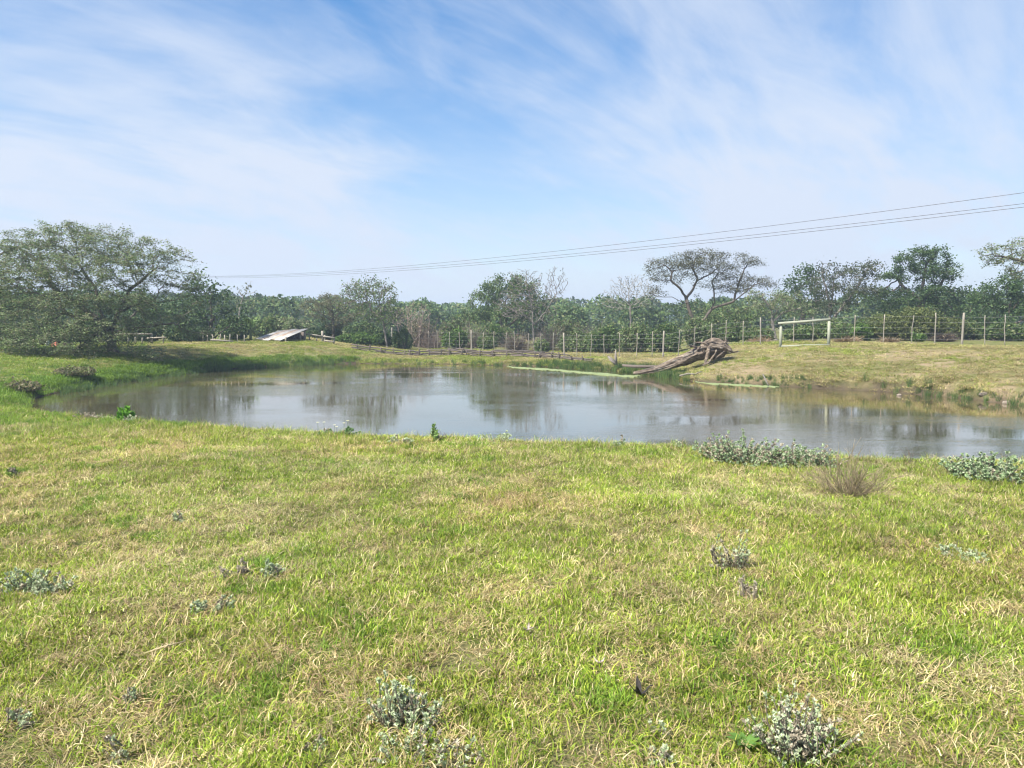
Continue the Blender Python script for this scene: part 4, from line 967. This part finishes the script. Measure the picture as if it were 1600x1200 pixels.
scl = rng.uniform(.75, 1.25, n)*(1+.25*smooth(7, 13, y))*np.where(tall & (d < 3.2), 1.0, 1.0)
scatter('meadow_grass', np.c_[x, y, z], idx, scl, tint, rots(n), 'short green and straw coloured meadow grass in the foreground', 'grass')
# far banks
n = 110000; x = rng.uniform(-34, 32, n); y = rng.uniform(15, 60, n); d = pond_dist(x, y); az = x/y*FPX+800
k = (d > .05)&(d < np.where((az > 560)&(az < 1000), 14, 12))&(np.abs(az-800) < 980)&~((y < 19)&(x > -5)&(az < 1500))&~((y < 16.5))
x, y, d, az = x[k], y[k], d[k], az[k]; n = len(x); z = ground(x, y)
dry = fbm(x*.45, y*.45, 91, 4)+.05*smooth(600, 900, az)+.04*smooth(1050, 1200, az)+.03+.10*(fbm(x*1.6, y*1.6, 95, 3)-.5)+rng.normal(size=n)*.04; left = smooth(560, 200, az)
dry = dry-.12*left
idx = np.where(dry < .47, rng.integers(0, 8, n), np.where(dry < .54, rng.integers(8, 16, n), rng.integers(16, 24, n)))
u = rng.uniform(size=n)
s1 = ((az < 560)&(d < .7+fbm(x, y, 3, 2)))|((az < 230)&(u < .2)); idx[s1] = rng.integers(28, 32, s1.sum())
bare = np.zeros(n)
bare = np.maximum(bare, .8*smooth(.46, .58, fbm(x*.8, y*1.1, 123, 4))*smooth(1080, 1180, az)*smooth(9, 6, d))
for q, rx, ry in ((p1, 1.9, 1.6), (p2, 1.3, 2.4), (p3, .8, 1.6), (p4, 1.2, 1.0), (p6, 1.4, .9)): bare = np.maximum(bare, smooth(1.15, .7, np.hypot((x-q[0])/rx, (y-q[1])/ry)))
k = u > bare*.6
tint = (.55+.80*fbm(x*1.1, y*1.1, 17, 4))[:, None]*np.array([[1, 1, 1]])
scatter('bank_grass', np.c_[x, y, z][k], idx[k], (rng.uniform(1.2, 2.0, n)*(1+.3*(d < 1)))[k], tint[k], rots(int(k.sum())), 'rough green and tawny grass on the far banks', 'grass')
# reeds along the waterline
R_ = []
def reeds(a0, a1, y0, y1, n, dmin, dmax, s0, s1):
    m_ = 0
    while m_ < n:
        px = rng.uniform(a0, a1); yy = rng.uniform(y0, y1); xx = (px-800)/FPX*yy; dd = pond_dist(np.array([xx]), np.array([yy]))[0]
        if dmin < dd < dmax: R_.append((xx, yy, max(gz(xx, yy), -.10), rng.uniform(s0, s1))); m_ += 1
reeds(320, 520, 33, 41, 170, -.5, .30, .45, .95); reeds(840, 1050, 26, 40, 260, -.4, .8, .5, 1.0); reeds(1040, 1075, 26, 32, 24, -.4, .5, .6, 1.0)
reeds(1110, 1270, 23, 30, 60, -.2, .3, .3, .6); reeds(90, 330, 20, 37, 200, -.6, .25, .35, .75); reeds(520, 840, 36, 44, 70, -.2, .35, .4, .8); reeds(1290, 1800, 14, 28, 60, -.25, .2, .4, .8)
R_ = np.array(R_); n = len(R_)
scatter('shore_reeds', R_[:, :3], rng.integers(32, 36, n), R_[:, 3], np.ones((n, 3))*rng.uniform(.8, 1.3, (n, 1)), rots(n, .06), 'green reeds and rushes along the far waterline', 'reeds')

# ------------------------------------------------------------------ small plants in the meadow
GREY = ((.36, .44, .245), (.44, .50, .32), (.29, .37, .20), (.48, .52, .37))
GREEN_GREY = ((.24, .33, .17), (.31, .39, .23), (.19, .28, .13), (.36, .42, .28))
DULL = ((.36, .32, .24), (.44, .40, .31), (.28, .24, .18))
def shrublet(name, label, px, py, w, h, n, cols=GREY, dead_=.2, ls=.016, seed=1, spread=1.0, cat='shrub', group=None, wh=6, green=False):
    """woolly shrublet: branching stems that end in whorls of small leaves"""
    rg = np.random.default_rng(seed); b = hit(px, py); root = thing(name, label, cat, b, 0, group)
    stem_ = MB(); fol = MB(); ls = ls*.55; n = int(n*1.2); b[2] -= .02; root.location = b
    nc = max(2, n//14); ctr_ = [(rg.uniform(-.36, .36)*w, rg.uniform(-.26, .26)*w, rg.uniform(.55, 1.0)) for _ in range(nc)]
    for i in range(n):
        c0 = ctr_[i % nc]; a = rg.uniform(0, 2*pi); q = np.sqrt(rg.uniform(0, 1))*spread; rw = w*.22
        e = np.array([c0[0]+cos(a)*q*rw, c0[1]+sin(a)*q*rw, h*1.1*c0[2]*(1-.45*q*q)*rg.uniform(.25, 1.2)])
        s = np.array([c0[0]*.45, c0[1]*.45, -.02])+rg.normal(size=3)*[.012, .012, 0]; m_ = (s+e)/2+np.array([cos(a), sin(a), 0])*w*.05+rg.normal(size=3)*.02
        isd = rg.uniform() < dead_; sc = np.array([.22, .19, .15])*rg.uniform(.7, 1.2)
        tube(stem_, [s, m_, e], [.0035, .0028, .0018], 4, sc, False)
        pts_ = [e]
        for t in np.linspace(.45, .95, 4): pts_.append((1-t)**2*s+2*t*(1-t)*m_+t*t*e)
        for j, c_ in enumerate(pts_):
            k_ = wh+(3 if j == 0 else 0); az_ = rg.uniform(0, 2*pi)+np.arange(k_)*2.4
            ax = np.stack([np.cos(az_)*.8, np.sin(az_)*.8, rg.uniform(.2, 1.1, k_)], 1)
            P = c_+ax*ls*.55+rg.normal(size=(k_, 3))*ls*.3
            leaves(fol, P, ls, palette(k_, DULL if isd else cols, .18, rg), 0, 2.0 if not green else 2.6, rg, ax*1.6)
    obj('stem', stem_.mesh('stem'), root, M_LEAF); obj('foliage', fol.mesh('foliage', False), root, M_SHRUB); return root
SH = [  # label, px, py (foot), width, height, stems
 ('upright grey green shrublet in the foreground left of the charred leaf', 632, 1140, .36, .20, 84, GREY, .25, .015),
 ('low grey green sprigs at the bottom edge below the upright shrublet', 655, 1192, .40, .09, 50, GREY, .3, .014),
 ('largest grey woolly shrublet at the bottom right beside the broad green leaves', 1242, 1178, .46, .22, 120, GREY, .4, .014),
 ('grey green shrublet left of centre beside a dead brown clump', 428, 900, .24, .12, 34, GREY, .15, .017),
 ('dead brown woolly clump left of a grey green shrublet', 368, 902, .20, .10, 30, DULL, .8, .016),
 ('small compact grey green shrublet on the left of the meadow', 330, 958, .20, .11, 40, GREY, .1, .017),
 ('wide grey green shrublet at the left edge of the meadow', 48, 925, .50, .16, 80, GREY, .2, .018),
 ('tiny pale shrublet in the left middle of the meadow', 287, 815, .22, .10, 22, GREY, .3, .018),
 ('straggling grey upright shrublet right of the middle', 1140, 890, .28, .24, 30, GREY, .6, .017),
 ('thin grey dead sprigs below the straggling grey shrublet', 1172, 940, .20, .16, 18, DULL, .8, .015),
 ('low spreading bluish sprigs on the right of the meadow', 1515, 872, .42, .08, 40, GREY, .05, .020),
 ('high left half of the long grey green bush on the pond edge', 1160, 722, 1.05, .34, 260, GREEN_GREY, .3, .026),
 ('lower right half of the long grey green bush on the pond edge', 1250, 728, .85, .26, 210, GREEN_GREY, .2, .026),
 ('small sprig left of the long grey green bush', 1060, 700, .35, .12, 22, GREY, .3, .022),
 ('rounded grey green bush on the pond edge near the right side', 1537, 748, .85, .30, 210, GREEN_GREY, .1, .028),
 ('lone dark headed sprig on the pond edge right of the dry bush', 1358, 714, .16, .26, 9, GREY, .3, .026),
 ('greyish sprig poking up behind the dry twiggy bush', 1320, 716, .25, .28, 12, DULL, .5, .024),
 ('grey shrublet on the near shore left of centre', 628, 694, .45, .13, 34, GREY, .3, .024),
 ('low grey green mound on the near shore in the middle', 768, 688, .70, .14, 50, GREY, .2, .024),
 ('small grey green sprig on the near shore right of the middle', 970, 690, .40, .14, 26, GREY, .2, .024),
 ('brown and grey shrublet on the near shore at the left', 138, 640, .70, .16, 50, DULL, .5, .028),
 ('pale grey sprigs between the brown shrublet and the vivid green weed', 165, 641, .50, .11, 30, GREY, .1, .026),
 ('pale green sprigs right of the vivid green weed', 214, 645, .45, .12, 24, GREY, .1, .026),
 ('grey green sprig low in the bottom left corner', 35, 1140, .16, .10, 18, GREY, .3, .015),
 ('thin grey sprig standing near the bottom left', 212, 1110, .10, .12, 12, GREY, .5, .014),
 ('small grey sprigs near the bottom edge on the left', 185, 1180, .16, .08, 18, GREY, .4, .014),
 ('little sprig left of the upright foreground shrublet', 490, 1175, .10, .07, 12, GREY, .2, .014),
 ('whitish sprigs at the bottom edge right of the middle', 1030, 1195, .24, .09, 26, GREY, .3, .014),
 ('tiny whitish sprig just below the charred leaf', 1026, 1150, .07, .08, 8, GREY, .1, .013)]
for i, (lab, px, py, w, h, n, cols, de, ls) in enumerate(SH):
    shrublet('grey_shrublet', lab, px, py, w, h, n, cols, de, ls, 500+i, group='grey woolly shrublets in the meadow')
VIV = ((.11, .27, .025), (.15, .33, .04))
shrublet('green_weed', 'vivid green weed on the near shore at the left', 188, 648, .42, .27, 46, VIV, 0, .045, 601, cat='weed', green=True)
shrublet('green_weed', 'leafy green weed sticking up from the near shore in the middle', 682, 690, .18, .24, 7, ((.16, .27, .07), (.20, .30, .10)), .1, .036, 602, cat='weed', green=True)
shrublet('green_weed', 'dark green small weed at the left side of the meadow', 36, 745, .28, .16, 9, ((.16, .24, .05), (.20, .28, .06)), .2, .036, 603, cat='weed', green=True)
fl = shrublet('flowering_weed', 'low weed with pale yellow flowers on the near shore', 520, 676, .75, .12, 40, ((.10, .20, .06), (.15, .25, .10)), .05, .026, 604, cat='weed', green=True)
for i in range(6):
    t = MB(); rg = np.random.default_rng(i); q = np.array([rg.uniform(-.25, .25), rg.uniform(-.1, .1), rg.uniform(.15, .24)])
    for j in range(6):
        a = j*pi/3; t.add([(0, 0, 0), (cos(a-.4)*.018, sin(a-.4)*.018, .006), (cos(a)*.026, sin(a)*.026, .004), (cos(a+.4)*.018, sin(a+.4)*.018, .006)], [[0, 1, 2, 3]], col=(.75, .72, .40))
    tube(t, [(0, 0, -q[2]), (0, 0, 0)], .002, 4, (.12, .20, .06)); o = obj('flower', t.mesh('flower', False), fl, M_LEAF); o.location = q
# dry twiggy bush and lone twigs on the crest
def twiggy(name, label, px, py, w, h, n, col, seed, cat='dry bush', r=.0035):
    rg = np.random.default_rng(seed); b = hit(px, py); root = thing(name, label, cat, b); t = MB(); t2 = MB()
    for i in range(n):
        a = rg.uniform(0, 2*pi); q = np.sqrt(rg.uniform(0, 1)); e = np.array([cos(a)*q*w/2, sin(a)*q*w*.4, h*rg.uniform(.45, 1)*(1.05-.45*q)]); s = np.array([cos(a)*q*w*.10, sin(a)*q*w*.10, -.02])
        m_ = (s+e)/2+rg.normal(size=3)*.05*(.3+w); e = e+rg.normal(size=3)*.06*w; c_ = np.asarray(col)*rg.uniform(.65, 1.35)
        tube(t, [s, m_, e], [r, r*.8, r*.35], 4, c_, False)
        for j in range(3):
            u_ = rg.uniform(.4, .95); p_ = (1-u_)**2*s+2*u_*(1-u_)*m_+u_*u_*e; tube(t2, [p_, p_+(e-s)*.22+rg.normal(size=3)*.05], [r*.55, r*.3], 3, c_*1.1, False)
    obj('stem', t.mesh('stem'), root, M_LEAF); obj('twig', t2.mesh('twig'), root, M_LEAF); return root
twiggy('twiggy_bush', 'dry brown twiggy bush on the crest in front of the long grey bush', 1328, 776, 1.05, .44, 120, (.34, .28, .185), 701)
twiggy('bare_twig', 'dark bare twigs sticking up from the shore left of the middle weed', 597, 690, .25, .25, 5, (.12, .10, .09), 702, 'twig')
twiggy('bare_twig', 'forked dark twig right of the leafy middle weed', 700, 690, .25, .20, 5, (.14, .11, .10), 703, 'twig')
twiggy('bare_twig', 'thin tall stalks leaning over the water right of the dry bush', 1400, 716, .5, .42, 5, (.22, .19, .14), 704, 'twig', .003)
twiggy('bare_twig', 'low dark twigs on the crest left of the rounded right bush', 1425, 722, .4, .18, 6, (.13, .11, .10), 705, 'twig')
twiggy('dry_grass_clump', 'pale starburst of dead grass beside the small left sprig', 515, 1150, .20, .07, 26, (.52, .43, .27), 706, 'dry grass', .002)
twiggy('dry_grass_clump', 'pale starburst of dead grass touching the upright foreground shrublet', 563, 1108, .18, .06, 24, (.55, .46, .30), 707, 'dry grass', .002)
# broad leaved weed, charred leaf, fallen leaves, straw stalk
b = hit(1165, 1172); root = thing('broad_leaved_weed', 'fresh green rosette of broad leaves beside the largest woolly shrublet', 'weed', b)
for i in range(9):
    a = i*2.4+2.2; L = random.uniform(.07, .11); t = MB(); V = []
    for j in range(7):
        u_ = j/6; wd = .013*sin(pi*min(1, .12+u_*.88))**.7; c_ = np.array([cos(a)*L*u_*.8, sin(a)*L*u_*.8, .005+L*(.95*u_-.5*u_*u_)]); sv = np.array([-sin(a), cos(a), 0])*wd
        V += [c_-sv+[0, 0, .004], c_, c_+sv+[0, 0, .004]]
    t.add(V, [[j*3+q, j*3+q+1, j*3+q+4, j*3+q+3] for j in range(6) for q in (0, 1)], col=np.array([.12, .235, .05])*random.uniform(.8, 1.2)); obj('leaf', t.mesh('leaf'), root, M_LEAF)
def curled_leaf(name, label, px, py, size, m_, lobes, seed, lift=.35):
    rg = np.random.default_rng(seed); b = hit(px, py); root = thing(name, label, 'leaf', b+np.array([0, 0, .035]), rg.uniform(0, 6))
    for i in range(lobes):
        a = rg.uniform(-.35, .35)+i*2*pi/max(lobes, 3); L = size*rg.uniform(.7, 1.1); t = MB(); V = []
        for j in range(6):
            u_ = j/5; wd = L*.20*sin(pi*min(1, .15+u_*.85)); c_ = np.array([cos(a)*L*u_, sin(a)*L*u_, lift*L*u_*(1+.8*u_)+rg.normal()*.003]); sv = np.array([-sin(a), cos(a), .35])*wd
            V += [c_-sv, c_-np.array([0, 0, .006]), c_+sv*np.array([1, 1, -1])*.9]
        t.add(V, [[j*3+q, j*3+q+1, j*3+q+4, j*3+q+3] for j in range(5) for q in (0, 1)]); o = obj('lobe', t.mesh('lobe', False), root, m_)
        so = o.modifiers.new('t', 'SOLIDIFY'); so.thickness = .0015
    return root
curled_leaf('charred_leaf', 'curled blackish dead leaf lying on the grass near the bottom', 1000, 1100, .068, M_DARK, 4, 1, .55)
curled_leaf('fallen_leaf', 'small greyish fallen leaf in the grass left of centre bottom', 825, 995, .035, M_DRYLEAF, 3, 2)
curled_leaf('fallen_leaf', 'small crumpled greyish leaf above the charred leaf', 935, 1048, .035, M_DRYLEAF, 3, 3)
b = hit(262, 1030); t = MB(); tube(t, [(-.10, -.03, .03), (-.02, .02, .045), (.06, .07, .05)], [.004, .005, .003], 5, (.62, .52, .33))
for i in range(6):
    q = random.uniform(-.5, .5); tube(t, [(.02*i-.06, .01*i-.01, .04), (.02*i-.06+q*.06, .01*i+.02+random.uniform(-.04, .04), .05), (.02*i-.06+q*.12, .01*i+random.uniform(-.05, .05), .03)], [.003, .0025, .001], 4, (.58, .49, .32))
o = obj('straw_stalk', t.mesh('straw_stalk'), None, M_LEAF); o.location = b; tag(o, 'thick pale straw stalk lying in the grass on the left', 'straw')

# ------------------------------------------------------------------ air
m, nt, oo = mat('haze_air'); N = NT(nt)
pv = N.n('ShaderNodeVolumePrincipled'); pv.inputs['Color'].default_value = (.66, .80, 1.0, 1); pv.inputs['Density'].default_value = HAZE; pv.inputs['Anisotropy'].default_value = 0.2
N.l(pv.outputs[0], oo.inputs['Volume'])
t = MB(); box(t, (0, 470, 7.0), (1900, 1100, 20.0)); hz_ = obj('haze', t.mesh('haze', False), None, m); hz_['kind'] = 'stuff'
